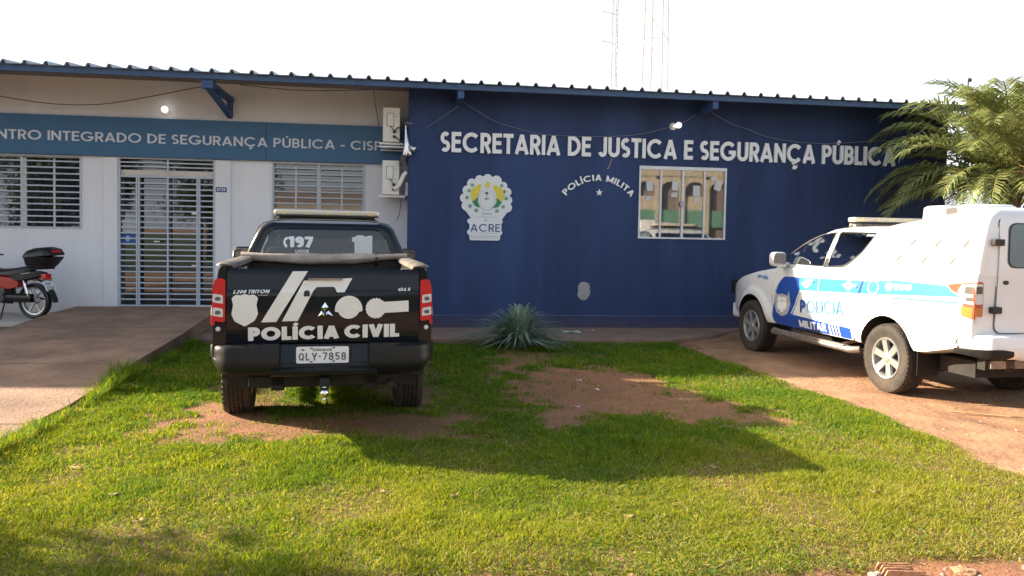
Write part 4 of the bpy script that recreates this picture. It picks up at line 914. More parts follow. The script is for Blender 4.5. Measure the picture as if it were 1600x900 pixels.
    for s in (1, -1):
        mb = MB()
        if canopy:
            R = []
            for i in range(10): y = .52+.36*i/9; k = max(0, (y-.70)/.175); xo = -1.364+.03*(y/.87)**2+.265*k**2.2; a = .055*math.sin(math.pi*min(1, (i+.6)/9.2)); R.append([(xo+.04, s*y, .655+a*.5), (xo, s*y, .65+a*.4), (xo-.004, s*y, .615), (xo+.02, s*y, .60-a*.6), (xo+.06, s*y, .60-a*.6)])
            mb.loft(R)
        else: mb.prism([(-1.2555, .66), (-1.22, .782), (-1.21, .782), (-1.245, .66)], lambda u, v, w: (u, w, v), min(s*.21, s*.33), max(s*.21, s*.33))
        mb.build('bumper_pad', 'dusty' if canopy else 'black', bp, smooth=40)
    mb = MB(); mb.box(-1.40, -1.14, -.035, .035, .475, .545); mb.box(-1.15, -1.08, -.58, .58, .455, .535); mb.box(-1.47, -1.38, -.03, .03, .475, .495); mb.build('tow_bar', 'under' if not canopy else 'steel', T, bevel=.006)
    mb = MB(); mb.lathe([(0, .0), (.016, .0), (.018, -.02), (.030, -.035), (.033, -.055), (.026, -.078), (.014, -.09), (.024, -.10), (.024, -.12), (.012, -.125), (0, -.14)], lambda c, sn, h: (-1.44+c, sn, .50+h), 18); mb.build('tow_ball', 'chrome', T, smooth=40)
    # ---- tail lights wrap round the rear corners
    for s in (1, -1):
        fr = lambda u, v, w: (-1.181-w, s*u, v); fs = lambda u, v, w: (u, s*(WSIDE(u, v)+w), v)
        mb = MB(); mb.prism(rpoly([(.747, .968), (.747, 1.300), (.822, 1.312), (.842, 1.20), (.842, .98)], [.02, .02, .04, .02, .03], 3), fr, 0, .022)
        sp = [(-1.20, 1.300), (-1.05, 1.287), (-.845, 1.258), (-.91, 1.205), (-1.04, 1.165), (-1.075, 1.10), (-1.08, .97), (-1.20, .945)]
        decal_mb(mb, sp, fs, .010, [-1.15, -1.1, -1.05, -1.0, -.95, -.9], [1.0, 1.05, 1.1, 1.15, 1.2, 1.25])
        n = len(sp); a = [fs(u, v, .010) for u, v in sp]+[fs(u, v, -.01) for u, v in sp]; mb.add(a, [(i, (i+1) % n, n+(i+1) % n, n+i) for i in range(n)])
        tl = mb.build('tail_light', 'red' if not canopy else 'red_pale', T, fixn=False)
        mb = MB()
        if not canopy:
            for z0, z1 in ((1.112, 1.190), (1.008, 1.086)):
                mb.prism(rpoly([(.762, z0), (.762, z1-.012), (.835, z1), (.838, z0+.012)], .012, 3), fr, .015, .0255)
                decal_mb(mb, [(-1.20, z0+.012), (-1.20, z1), (-1.105, z1-.006), (-1.10, z0+.015)], fs, .0135, [-1.15])
            mb.build('lens', 'clear', tl, fixn=False)
            mb = MB()
            for z0, z1 in ((1.125, 1.175), (1.022, 1.066)): mb.prism(ell(.80, (z0+z1)/2, .022, .016, 14), fr, .0256, .0262)
            mb.build('bulb_shade', 'smoke', tl)
        else:
            decal_mb(mb, [(-1.19, 1.283), (-1.04, 1.272), (-1.0, 1.20), (-1.055, 1.15), (-1.06, 1.095), (-1.19, 1.085)], fs, .0135, [-1.15, -1.1, -1.05], [1.15, 1.2, 1.25]); mb.prism(rrect(.755, .835, 1.09, 1.285, .012), fr, .015, .026); mb.build('lens', 'clear', tl, fixn=False)
            mb = MB(); decal_mb(mb, rrect(-1.185, -1.085, 1.185, 1.255, .012), fs, .0165, [-1.15, -1.1]); decal_mb(mb, rrect(-1.185, -1.105, 1.115, 1.155, .012), fs, .0165, [-1.15]); mb.prism(rrect(.76, .83, 1.19, 1.26, .012), fr, .020, .0285); mb.build('lamp_bowl', 'smoke', tl, fixn=False)
            mb = MB(); decal_mb(mb, [(-1.19, 1.055), (-1.065, 1.065), (-1.068, .98), (-1.19, .958)], fs, .0135, [-1.15, -1.1]); mb.prism(rrect(.755, .835, .978, 1.055, .012), fr, .015, .026); mb.build('indicator', 'amber', tl, fixn=False)
        mb = MB(); mb.lathe([(0, .012), (.016, .010), (.020, 0), (.020, -.01)], lambda c, sn, h: (-1.181-h, s*.80+c, .915+sn), 14); mb.build('reflector', 'clear', T, smooth=40)
    # ---- light bar on the roof
    lb = bpy.data.objects.new('light_bar', None); COL.objects.link(lb); lb.parent = T; lb.empty_display_size = .1
    out = rpoly([(1.08, -.565), (1.34, -.50), (1.34, .50), (1.08, .565)], [.06, .10, .10, .06], 5)
    mb = MB(); mb.prism(out, lambda u, v, w: (u, v, w), 1.842, 1.892); mb.build('lens', 'bar_lens', lb, bevel=.014, smooth=40)
    mb = MB(); mb.prism(scaled(out, .015), lambda u, v, w: (u, v, w), 1.826, 1.8418); mb.build('bar_base', 'trim', lb)
    mb = MB()
    for y in (-.44, -.22, 0, .22, .44): mb.box(1.076, 1.083, y-.010, y+.010, 1.846, 1.888)
    mb.build('lens_divider', 'bar_seam', lb)
    mb = MB()
    for s in (1, -1): mb.box(1.14, 1.27, min(s*.40, s*.50), max(s*.40, s*.50), 1.745, 1.826); mb.tube([(1.20, s*.47, 1.82), (1.20, s*.60, 1.745)], .012, 6)
    mb.box(1.16, 1.20, -.40, .40, 1.80, 1.826); mb.build('bar_foot', 'trim' if not canopy else 'steel', lb, bevel=.006)
    # ---- nose: grille, headlights, push bar
    mb = MB(); mb.box(3.80, 3.885, -.50, .50, .70, .92); mb.build('radiator_grille', 'trim', T, bevel=.01)
    for s in (1, -1):
        mb = MB(); decal_mb(mb, [(3.40, .98), (3.80, .93), (3.80, .80), (3.45, .86)], lambda u, v, w: (u, s*(WSIDE(u, v)+w), v), .006, [3.5, 3.6, 3.7]); mb.build('headlight', 'clear', T, fixn=False)
    mb = MB(); mb.rbox(3.55, 3.92, -.70, .70, .42, .66, .05); mb.build('front_bumper', paint, T, bevel=.02)
    return T

# ------------------------------------------------------------------ black pickup seen from behind
TA = pickup('pickup_truck', (-.70, 7.52, 0), 5.0, 'black pickup parked on the grass, seen from behind with its bed open', 'black', False)
TG = lambda u, v, w: (-1.183-w-.012*math.sin(max(0, min(1, (v-.80)/.57))*math.pi)+max(0, v-1.20)*.11-.006*smooth01((1.215-v)/.02)*smooth01((v-.80)/.05), u, v)     # the tailgate skin bulges a little
mb = MB(); R = []
for i in range(13):
    y = -.737+1.474*i/12; R.append([(-1.125, y, 1.378), (-1.155, y, 1.380)]+[TG(y, z, 0) for z in (1.36, 1.33, 1.28, 1.25, 1.222, 1.208, 1.196, 1.17, 1.09, 1.0, .92, .85)]+[(-1.183, y, .802), (-1.125, y, .79)])
mb.loft(R); tg = mb.build('tailgate', 'black', TA, smooth=40)
KU, KV = .00185, .00189
def tz(u, v): return ((519-u)*KU, 1.376-(v-(u-519)*.018-293)*KV)     # traced position on the tailgate -> metres
def tpoly(P): return [tz(*p) for p in P]
def tdecal(name, m, polys, off=.003, parent=None):
    mb = MB()
    for k, p in enumerate(polys): decal_mb(mb, tpoly(p), TG, off+.0004*k, (), [.85+.05*i for i in range(11)]+[1.196, 1.208, 1.222])
    return mb.build(name, m, parent or tg, fixn=False)
tdecal('stripe_decal', 'decal', [[(384, 298), (446, 298), (319, 505), (258, 505)], [(430, 337), (631, 329), (599, 387), (567, 387), (560, 371), (548, 364), (492, 364), (476, 371), (468, 382), (406, 503), (342, 503)]])
tdecal('shield_decal', 'decal', [rpoly([(140, 403), (158, 389), (175, 393), (193, 387), (211, 393), (228, 389), (246, 403), (239, 432), (246, 470), (232, 498), (193, 521), (152, 498), (140, 470), (147, 432)], 6, 2)])
tdecal('round_decal', 'decal', [ell(617, 451, 48, 48, 30), [(617-58*math.cos(rad(a)), 460-58*math.sin(rad(a))) for a in range(-8, 189, 14)]+[(660, 470), (574, 470)]])
sc_ = []
for k in range(18): a = rad(20*k); sc_ += [(731+44*math.cos(a-.10), 457+44*math.sin(a-.10)), (731+41*math.cos(a+.12), 457+41*math.sin(a+.12))]
tdecal('scalloped_decal', 'decal', [sc_, [(757, 431), (872, 427), (873, 474), (757, 478)]])
tdecal('handle', 'trim', [rpoly([(474, 378), (482, 364), (556, 364), (563, 378), (561, 404), (476, 404)], 5, 2)], .004)
tdecal('lock', 'trim', [rpoly([(430, 402), (431, 383), (437, 377), (449, 377), (455, 383), (455, 402)], 2, 2)], .0045)
mb = MB(); a, b = tz(447, 330), tz(591, 330); mb.rbox(-1.198, -1.180, b[0], a[0], a[1]-.008, a[1]+.006, .005); mb.build('handle_trim', 'steel', tg)
st, wd = text('POLÍCIA CIVIL', .265, .055, .26, .98)
p0, p1 = tz(206, 580), tz(833, 580)
def tgt(s, u0, v0, u1, cap, m, name, t=.2, tr=.1, sp=.3, rd=1., slant=0, d=.0012, off=.0025):
    st, wd = text(s, t, tr, sp, rd, slant); a, b = tz(u0, v0), tz(u1, v0); k = (b[1]-a[1])/(b[0]-a[0])
    mb = letters(MB(), st, lambda u, v, w: TG(a[0]-u, a[1]-k*u+v, off+w), (a[0]-b[0])/wd, cap*KV, d); return mb.build(name, m, tg, fixn=False)
tgt('POLÍCIA CIVIL', 206, 581, 833, 56, 'decal', 'lettering', .27, .05, .22, .98)
tgt('L200 TRITON', 146, 385, 288, 14, 'decal_white', 'model_badge', .20, .12, .25, 1.0, .28, .003)
tgt('GLS', 824, 386, 877, 13, 'decal_white', 'trim_badge', .22, .14, .25, 1.0, .28, .003)
tdecal('badge_strip', 'steel', [[(246, 391), (285, 391), (285, 396), (246, 396)]], .003)
mb = MB()
for P in ([(518, 428), (532, 449), (518, 470), (504, 449)], [(515, 473), (503, 463), (489, 486), (514, 485)], [(521, 473), (533, 463), (552, 486), (522, 485)]):
    q = tpoly(P); cx = sum(p[0] for p in q)/len(q); cy = sum(p[1] for p in q)/len(q); n = len(q)
    vs = [TG(u, v, .001) for u, v in q]+[TG(cx, cy, .014)]; mb.add(vs, [(i, (i+1) % n, n) for i in range(n)])
mb.build('three_diamond_badge', 'chrome', tg)
# rear window stickers
def rwin(u, v): return ((519-u)*.00213, 1.725-(v-112)*.00250)
RX = lambda u, v, w: (cabv('x0', v)+.004-w, u, v)
st, wd = text('197', .26, .05, .2); a = rwin(349, 196); b = rwin(457, 196)
rw = [c for c in TA.children if c.name.startswith('rear_window')][0]
mb = letters(MB(), st, lambda u, v, w: RX(a[0]-u, a[1]+v, w+.002), (a[0]-b[0])/wd, .105, .001); mb.build('lettering', 'decal_white', rw, fixn=False)
st, wd = text('LIGUE', .17, .12); a = rwin(380, 217); b = rwin(440, 217)
mb = letters(MB(), st, lambda u, v, w: RX(a[0]-u, a[1]+v, w+.002), (a[0]-b[0])/wd, .030, .001); mb.build('small_lettering', 'decal_white', rw, fixn=False)
hs = [rwin(*p) for p in ((340, 156), (330, 162), (325, 175), (328, 188), (336, 198), (343, 196), (344, 188), (337, 184), (335, 175), (338, 168), (345, 166), (345, 158))]
decal_mb(MB(), hs, RX, .002).build('handset_decal', 'decal_white', rw, fixn=False)
pb = [rwin(*p) for p in ((632, 172), (632, 156), (650, 150), (655, 146), (675, 145), (690, 149), (698, 151), (706, 147), (725, 147), (725, 220), (712, 222), (712, 228), (645, 228), (643, 172))]
decal_mb(MB(), pb, RX, .002, (), [1.45, 1.5, 1.55, 1.6]).build('paper_decal', 'paper', rw, fixn=False)
# rolled bed cover with its strap, dusty rail caps, number plate
mb = MB(); R = []
for i in range(25):
    t = i/24; y = .79-1.56*t; cz = 1.428-.030*math.sin(math.pi*min(1, t*1.06))+.012*t; rz_ = .030+.026*math.sin(math.pi*min(1, .12+t*.86))-.006*math.sin(9*t)**2; rx_ = .06
    R.append([(.28+rx_*math.cos(a)*(1+.1*math.sin(3*a+7*t)), y, cz+rz_*math.sin(a)*(1+.08*math.sin(2*a+9*t))) for a in np.linspace(0, 2*math.pi, 15)[:-1]])
mb.loft(R); rc = mb.build('rolled_bed_cover', 'canvas', TA, smooth=50)
mb = MB(); y = -.475; mb.loft([[(.28+.072*math.cos(a), yy, 1.402+.062*math.sin(a)) for a in np.linspace(0, 2*math.pi, 15)[:-1]] for yy in (y-.012, y+.012)]); mb.build('strap', 'trim', rc)
M['rail'] = mat('dusty_rail', (.20, .165, .13), .6, col2=(.06, .05, .045), vscale=9)
for s in (1, -1):
    mb = MB(); R = []
    for x in (-1.172, -1.13, -.6, 0, .38): c = .02 if x < -1.15 else 0; R.append([(x, s*(.822-c), 1.402), (x, s*(.818-c), 1.414-c*.4), (x, s*.78, 1.432-c*.6), (x, s*.71, 1.430-c), (x, s*.685, 1.418-c), (x, s*.68, 1.385), (x, s*.69, 1.385), (x, s*.70, 1.402)])
    mb.loft(R); mb.build('bed_rail', 'rail', TA, smooth=40)
    mb = MB(); mb.box(-1.13, -1.08, min(s*.60, s*.66), max(s*.60, s*.66), 1.34, 1.384); mb.tube([(-1.0, s*.62, 1.39), (-1.02, s*.60, 1.33), (-1.0, s*.61, 1.30)], .01, 5); mb.build('rail_clamp', 'rail', TA)
    mb = MB(); mb.tube([(.30, s*.80, 1.40), (.30, s*.86, 1.42), (.33, s*.86, 1.47), (.37, s*.80, 1.49)], .010, 6); mb.build('grab_loop', 'trim', TA, smooth=60)
mb = MB(); PL = lambda u, v, w: (-1.262-w, .016-u, .716+v)
mb.prism(rrect(-.2, .2, -.065, .065, .014), PL, 0, .005); pl = mb.build('number_plate', 'plate', TA)
def plate_text(s, x0, x1, z, cap, t, name, tr=.3):
    st, wd = text(s, t, tr, .35, .62); return letters(MB(), st, lambda u, v, w: PL(x0+u, z+v, .0052+w), (x1-x0)/wd, cap, .0012).build(name, 'plate_ink', pl, fixn=False)
plate_text('QLY', -.180, -.040, -.042, .058, .14, 'plate_letters', .22); plate_text('7858', .000, .178, -.040, .058, .14, 'plate_digits', .2); plate_text('ESTADO DO ACRE', -.075, .07, .031, .019, .17, 'plate_header', .15)
mb = MB(); mb.prism(ell(-.022, -.010, .007, .007, 10), PL, .0052, .0066)
for u, v in ((-.085, .052), (.085, .056), (-.085, -.054), (.085, -.05)): mb.prism(rrect(u-.010, u+.010, v-.005, v+.005, .004), PL, .0052, .0075)
mb.build('plate_screws', 'plate_ink', pl); mb = MB(); mb.prism(ell(-.150, .040, .014, .007, 12), PL, .0052, .0066); mb.build('plate_mark', 'plate_red', pl)

# ------------------------------------------------------------------ white patrol pickup with a canopy
TB = pickup('pickup_truck', (6.17, 8.05, 0), 3.5, 'white patrol pickup with a tall canopy and blue side lettering on the dirt drive', 'wpaint', True)
def lift(o, z0=1.30, k=1.12):
    for c in o.children:
        if c.type == 'MESH':
            for v in c.data.vertices:
                if v.co.z > z0: v.co.z = z0+(v.co.z-z0)*k
        lift(c, z0, k)
for c in TB.children:
    if not c.name.startswith(('body', 'door', 'tail', 'wheel', 'chassis', 'rear_bumper')):
        lift_me = c.data if c.type == 'MESH' else None
        if lift_me:
            for v in lift_me.vertices:
                if v.co.z > 1.30: v.co.z = 1.30+(v.co.z-1.30)*1.12
        lift(c)
KC = lambda x: (float(np.interp(x, [-1.0, .5], [2.045, 1.862]))-1.36)/(2.005-1.36)
zs = [1.36, 1.42, 1.50, 1.60, 1.70, 1.80, 1.85, 1.90, 1.93, 1.955, 1.975, 1.99, 2.0, 2.005]
can = MB().loft([[(x, y, 1.36+(z-1.36)*KC(x)) for x, y, z in ring_at(canv, z, 0, 0, 0)] for z in zs]).build('canopy', 'wpaint', TB, smooth=32)
CS = lambda u, v, w: (u, canv('hw', 1.36+(v-1.36)/KC(u))+w, v)
mb = MB()
for x, z in ((-.22, 1.668), (-.59, 1.664), (-.975, 1.668), (-.05, 1.494), (-.445, 1.486), (-.845, 1.490)):
    c, s_ = math.cos(rad(47)), math.sin(rad(47)); P = [(x+a*c-b*s_*-1*-1, z+a*-s_*-1*-1+b*c) for a, b in ((-.05, -.011), (.05, -.011), (.05, .011), (-.05, .011))]
    P = [(x-a*c+b*s_, z+a*s_+b*c) for a, b in ((-.044, -.008), (.044, -.008), (.044, .008), (-.044, .008))]
    mb.prism(P, CS, -.01, .008)
M['slot'] = mat('slot_shade_tan', (.16, .12, .08), .7); mb.build('louvre_slot', 'slot', can)  # raised tan bars, their colour stands in for shade inside the slots
for x0, x1 in ((-.36, -.02), (-.88, -.52)):
    mb = MB(); mb.loft([[(x, y, z) for x, y in rrect(x0+i, x1-i, .06+i, .52-i, .06, 4)] for z, i in ((1.90, 0), (2.045, .008), (2.066, .03), (2.07, .06))]); mb.build('roof_vent', 'wpaint', can, smooth=40)
mb = MB(); mb.box(-.518, -.362, .10, .47, 1.93, 2.025); mb.build('dark_vent_opening', 'smoke', can)  # solid dark box in place of the dark opening between the vents
RR = lambda u, v, w: ((canv('x0', v) if v > 1.37 else -1.183)-w, u, v)
cz = [.85+.1*i for i in range(11)]
dp = rrect(-.60, .60, .815, 1.925, .07, 5)
dp = [(u*(1-.06*max(0, (v-1.3)/.6)), v) for u, v in dp]
dr = decal_mb(MB(), dp, RR, .014, (), cz); n = len(dp); a = [RR(u, v, .014) for u, v in dp]+[RR(u, v, 0) for u, v in dp]; dr.add(a, [(i, (i+1) % n, n+(i+1) % n, n+i) for i in range(n)])
dr = dr.build('rear_door', 'wpaint', TB, fixn=False)
mb = MB(); ringstrip(mb, scaled(dp, -.012), dp, RR, .0075); mb.build('door_gap', 'trim', dr, fixn=False)
rwp = rpoly([(-.47, 1.45), (-.45, 1.865), (.45, 1.865), (.47, 1.45)], .09, 5)
g = decal_mb(MB(), rwp, RR, .018, (), cz).build('rear_window', 'carglass', dr, fixn=False)
mb = MB(); ringstrip(mb, scaled(rwp, -.022), rwp, RR, .020); mb.build('seal', 'trim', g, fixn=False)
for z in (1.685, 1.035):
    mb = MB(); mb.rbox(-1.232, -1.185, .555, .665, z-.032, z+.032, .01); mb.build('hinge', 'trim', dr, bevel=.004)
mb = MB(); mb.prism(ell(.50, 1.30, .030, .020, 14), RR, .014, .024); mb.build('door_lock', 'trim', dr)
SD = lambda u, v, w: (u, WSIDE(u, v)+w, v)
cu = [-1.1+.08*i for i in range(48)]; cv = [.5+.06*i for i in range(14)]
def sdecal(name, m, polys, off):
    mb = MB()
    for k, p in enumerate(polys): decal_mb(mb, p, SD, off+.0003*(k % 5), cu, cv)
    return mb.build(name, m, body_b, fixn=False)
body_b = [c for c in TB.children if c.name.startswith('body')][0]
sdecal('blue_panel', 'decal_blue', [rpoly([(2.16, 1.163), (1.78, 1.172), (1.735, 1.0), (1.90, .665), (1.09, .640), (1.09, .502), (2.30, .488), (2.425, .54), (2.385, .80), (2.30, 1.04)], [.06, 0, .02, .02, 0, 0, .08, .06, .1, .1], 4), [(.845, .640), (.645, .632), (.645, .502), (.83, .502)]], .0085)
sdecal('cyan_stripe', 'decal_cyan', [[(1.775, 1.172), (.50, 1.208), (.55, 1.055), (1.74, 1.005)], [(.435, 1.210), (-.105, 1.250), (-.83, 1.245), (-.895, 1.205), (-1.035, 1.150), (.48, 1.062)], [(1.70, .965), (.40, 1.030), (.40, 1.018), (1.70, .952)], [(-.04, 1.062), (-1.03, 1.098), (-1.03, 1.084), (-.04, 1.048)]], .009)
sdecal('blue_slash', 'decal_blue', [[(.49, 1.208), (.445, 1.210), (.49, 1.060), (.54, 1.056)]], .0095)
def star4(cx, cz, rx, rz):
    return rpoly([(cx+rx, cz), (cx+rx*.45, cz+rz*.42), (cx, cz+rz), (cx-rx*.45, cz+rz*.42), (cx-rx, cz), (cx-rx*.45, cz-rz*.42), (cx, cz-rz), (cx+rx*.45, cz-rz*.42)], .012, 2)
sdecal('badge_decal', 'decal_white', [star4(1.60, 1.095, .125, .058), star4(.72, 1.135, .125, .062)], .0105)
ro, ri = ell(.27, 1.150, .095, .083, 24), ell(.27, 1.150, .080, .069, 24)
mb = MB(); ringstrip(mb, ro, ri, SD, .0105); mb.build('ring_decal', 'decal_white', body_b, fixn=False)
sdecal('seam_line', 'decal_white', [[(1.335, 1.182), (1.322, 1.182), (1.322, .995), (1.335, .995)]], .0108)
def stext(s, x0, x1, z0, z1, cap, m, name, t=.16, tr=.12, rd=.95, sp=.3, off=.0105):
    st, wd = text(s, t, tr, sp, rd); k = (z1-z0)/(x1-x0)
    return letters(MB(), st, lambda u, v, w: SD(x0-u, z0-k*u+v, off+w), (x0-x1)/wd, cap, .001).build(name, m, body_b, fixn=False)
stext('190', -.075, -.355, 1.145, 1.160, .065, 'decal_white', 'emergency_number', .26, .06)
sdecal('phone_badge', 'decal_white', [ell(.005, 1.178, .060, .045, 20)], .0106)
stext('POLICIA', 1.715, .80, .715, .775, .165, 'decal_sky', 'lettering', .13, .16)
stext('P', 1.715, 1.62, .715, .72, .165, 'decal_blue', 'lettering', .2, .16, off=.0125)
stext('MILITAR', 1.745, 1.135, .515, .530, .098, 'decal_white', 'small_lettering', .20, .08)
sdecal('slanted_bars', 'decal_blue', [[(1.055-.062*i, .636), (1.03-.062*i, .636), (1.01-.062*i, .504), (1.035-.062*i, .504)] for i in range(4)], .0095)
sdecal('panel_edge', 'decal_white', [[(1.935, .672), (1.915, .672), (1.725, 1.0), (1.745, 1.0)], [(1.745, 1.0), (1.725, .985), (.60, 1.045), (.60, 1.056)]], .0112)
sdecal('crest_decal', 'decal_grey', [rpoly([(2.345, .985), (2.30, .90), (2.255, .915), (2.165, .925), (2.075, .915), (2.03, .90), (1.99, .985), (1.965, .80), (2.00, .67), (2.155, .612), (2.31, .66), (2.365, .80)], [0, .02, .02, 0, .02, .02, 0, .05, .05, .05, .05, .05], 3)], .011)
sdecal('crest_detail', 'decal_blue', [[(2.165+(.033 if i % 2 == 0 else .014)*math.sin(rad(36*i)), .968+(.033 if i % 2 == 0 else .014)*math.cos(rad(36*i))) for i in range(10)]], .0112)
sdecal('crest_field', 'decal_white', [rpoly([(2.29, .88), (2.06, .88), (2.06, .72), (2.165, .66), (2.28, .72)], .03, 3)], .0115)
sdecal('crest_dots', 'decal_pink', [ell(2.22, .69, .018, .014, 10), ell(2.105, .70, .018, .014, 10)], .012)
stext('RP-022', 2.86, 2.58, 1.105, 1.095, .048, 'decal_sky', 'fleet_number', .2, .1)
# push bar at the nose, tow plate
mb = MB()
for s in (1, -1): mb.tube([(3.86, s*.42, .50), (4.0, s*.42, .62), (4.02, s*.42, .98), (3.92, s*.42, 1.06)], .03, 8)
mb.tube([(3.98, .62, .80), (4.02, .42, .80), (4.02, -.42, .80), (3.98, -.62, .80)], .03, 8); mb.tube([(3.92, .42, 1.06), (3.92, -.42, 1.06)], .03, 8)
mb.rbox(3.80, 3.98, .50, .70, .78, 1.02, .03); mb.build('push_bar', 'trim', TB, smooth=50)
mb = MB(); mb.rbox(-1.42, -1.415, .20, .36, .455, .54, .01); mb.rbox(-1.42, -1.36, .25, .30, .53, .58, .01); mb.build('tow_plate', 'plate', TB)

# ================================================================== motorcycle beside the entrance
MC = empty('motorcycle', (-5.71, 13.26, .20), rad(161), 'red and black motorcycle with a black top box, parked against the white wall', 'motorcycle')
def mwheel(x, R):
    w = bpy.data.objects.new('wheel', None); COL.objects.link(w); w.parent = MC; w.location = (x, 0, R); w.empty_display_size = .1
    f = lambda c, s, h: (c, h, s)
    mb = MB(); mb.lathe([(R-.065, -.035), (R-.03, -.048), (R-.008, -.035), (R, 0), (R-.008, .035), (R-.03, .048), (R-.065, .035)], f, 36, closed=True); mb.build('tyre', 'moto_black', w, smooth=40)
    mb = MB(); mb.lathe([(R-.062, -.03), (R-.085, -.022), (R-.085, .022), (R-.062, .03)], f, 36, closed=True); mb.lathe([(0, -.05), (.05, -.05), (.06, 0), (.05, .05), (0, .05)], f, 18)
    for k in range(6):
        a = k*math.pi/3; ca, sa = math.cos(a), math.sin(a)
        P = [(r*ca-t*sa, h, r*sa+t*ca) for r in (.04, R-.08) for t in (-.014, .014) for h in (-.012, .012)]
        mb.add(P, [(0, 1, 3, 2), (4, 6, 7, 5), (0, 4, 5, 1), (2, 3, 7, 6), (0, 2, 6, 4), (1, 5, 7, 3)])
    mb.build('rim', 'rim', w, smooth=40)
mwheel(0, .285); mwheel(1.27, .285)
def mpart(name, m, mb, **k): return mb.build(name, m, MC, **k)
MX = lambda u, v, w: (u, w, v)
mb = MB(); mb.loft([[(x, y*hw, z+(1-abs(y))*.03) for y, z in ((-1, zb), (-1, zt-.03), (-.8, zt), (0, zt), (.8, zt), (1, zt-.03), (1, zb))] for x, hw, zb, zt in ((.02, .06, .76, .82), (.15, .10, .71, .80), (.35, .13, .68, .765), (.55, .12, .68, .75), (.72, .09, .70, .77))]); mpart('seat', 'moto_black', mb, smooth=50)
mb = MB(); mb.loft([[(x, y*hw, z) for y, z in ((-1, zb), (-1, zt), (1, zt), (1, zb))] for x, hw, zb, zt in ((-.20, .05, .68, .74), (-.05, .085, .64, .755), (.15, .105, .60, .74), (.38, .11, .54, .69))]); tf = mpart('tail_fairing', 'moto_black', mb, bevel=.02)
mb = MB(); mb.prism([(.0, .725), (.16, .70), (.16, .712), (.0, .737)], MX, .098, .106); mb.build('name_strip', 'decal_grey', tf)
mb = MB(); mb.loft([[(x, y*hw, z) for y, z in ((-1, zb), (-1, zt), (-.6, zt+.03), (.6, zt+.03), (1, zt), (1, zb))] for x, hw, zb, zt in ((.22, .10, .50, .60), (.38, .125, .46, .64), (.60, .12, .50, .66))]); mpart('side_panel', 'moto_red', mb, smooth=50, bevel=.01)
mb = MB(); mb.loft([[(x, y*hw, z) for y, z in ((-1, zb), (-1.1, (zb+zt)/2), (-.6, zt), (.6, zt), (1.1, (zb+zt)/2), (1, zb))] for x, hw, zb, zt in ((.70, .08, .66, .80), (.82, .12, .62, .90), (.98, .12, .64, .88), (1.10, .07, .70, .82))]); mpart('fuel_tank', 'moto_red', mb, smooth=60)
tb = bpy.data.objects.new('top_box', None); COL.objects.link(tb); tb.parent = MC; tb.location = (-.16, 0, .80); tb.empty_display_size = .1
mb = MB(); mb.loft([[(x*1.0+xo, y, z) for x, y in rrect(-lx, lx, -ly, ly, .07, 4)] for z, lx, ly, xo in ((0, .15, .13, .04), (.06, .19, .17, .03), (.16, .225, .20, 0), (.185, .235, .205, 0))]); mb.build('box_base', 'moto_black', tb, smooth=45)
mb = MB(); mb.loft([[(x+xo, y, z-.10*x) for x, y in rrect(-lx, lx, -ly, ly, .08, 4)] for z, lx, ly, xo in ((.188, .24, .21, 0), (.22, .24, .21, 0), (.29, .20, .18, -.01), (.325, .13, .11, -.01))]); mb.build('box_lid', 'moto_black', tb, smooth=45)
mb = MB(); mb.rbox(-.235, -.17, -.10, .10, .225, .285, .02); mb.build('box_reflector', 'red', tb)
mb = MB(); mb.tube([(.2, .07, .76), (-.05, .09, .79), (-.28, .08, .80), (-.28, -.08, .80), (-.05, -.09, .79), (.2, -.07, .76)], .012, 6); mpart('rack', 'moto_black', mb, smooth=60)
mb = MB(); mb.rbox(-.25, -.16, -.06, .06, .63, .72, .02); mpart('tail_light', 'red', mb, bevel=.01)
for s in (1, -1):
    mb = MB(); mb.tube([(-.10, s*.06, .62), (-.13, s*.12, .615)], .010, 6); mb.lathe([(0, -.03), (.022, -.02), (.028, .01), (.02, .035), (0, .04)], lambda c, sn, h: (-.14-h*.4+c*.3, s*.15+h*.8*s, .615+sn), 12); mpart('indicator', 'amber', mb, smooth=50)
mb = MB(); mb.loft([[(x, y, z) for y in (-.055, .055)]+[(x+.012, y, z+.01) for y in (.055, -.055)] for x, z in ((.12, .60), (-.05, .62), (-.19, .58), (-.30, .46), (-.36, .34), (-.375, .27))]); mpart('rear_fender', 'moto_black', mb, smooth=50)
ang_p = rad(28)
PM = lambda u, v, w: (-.245-v*math.sin(ang_p)*-1-w*math.cos(ang_p), -u, .525+v*math.cos(ang_p)-w*math.sin(ang_p)*0)
mb = MB(); mb.prism(rrect(-.095, .095, -.085, .085, .012), PM, .012, .018); mp = mpart('number_plate', 'plate', mb)
st, wd = text('NAC', .16, .2, .3, .62); mb = letters(MB(), st, lambda u, v, w: PM(-.06+u, .020+v, .0182+w), .12/wd, .045, .001)
st, wd = text('3354', .16, .2, .3, .62); letters(mb, st, lambda u, v, w: PM(-.075+u, -.060+v, .0182+w), .15/wd, .060, .001); mb.build('plate_characters', 'plate_ink', mp)
for s in (1, -1):
    mb = MB(); mb.tube([(.02, s*.10, .33), (.12, s*.10, .60)], .012, 8); mb.tube([(.045, s*.10, .40), (.10, s*.10, .56)], .024, 10); mpart('shock_absorber', 'chrome', mb, smooth=50)
mb = MB(); mb.tube([(0, .085, .285), (.45, .085, .36)], .022, 6); mb.tube([(0, -.085, .285), (.45, -.085, .36)], .022, 6); mb.rbox(-.04, .46, .09, .115, .27, .40, .05); mpart('swing_arm', 'moto_black', mb, smooth=50)
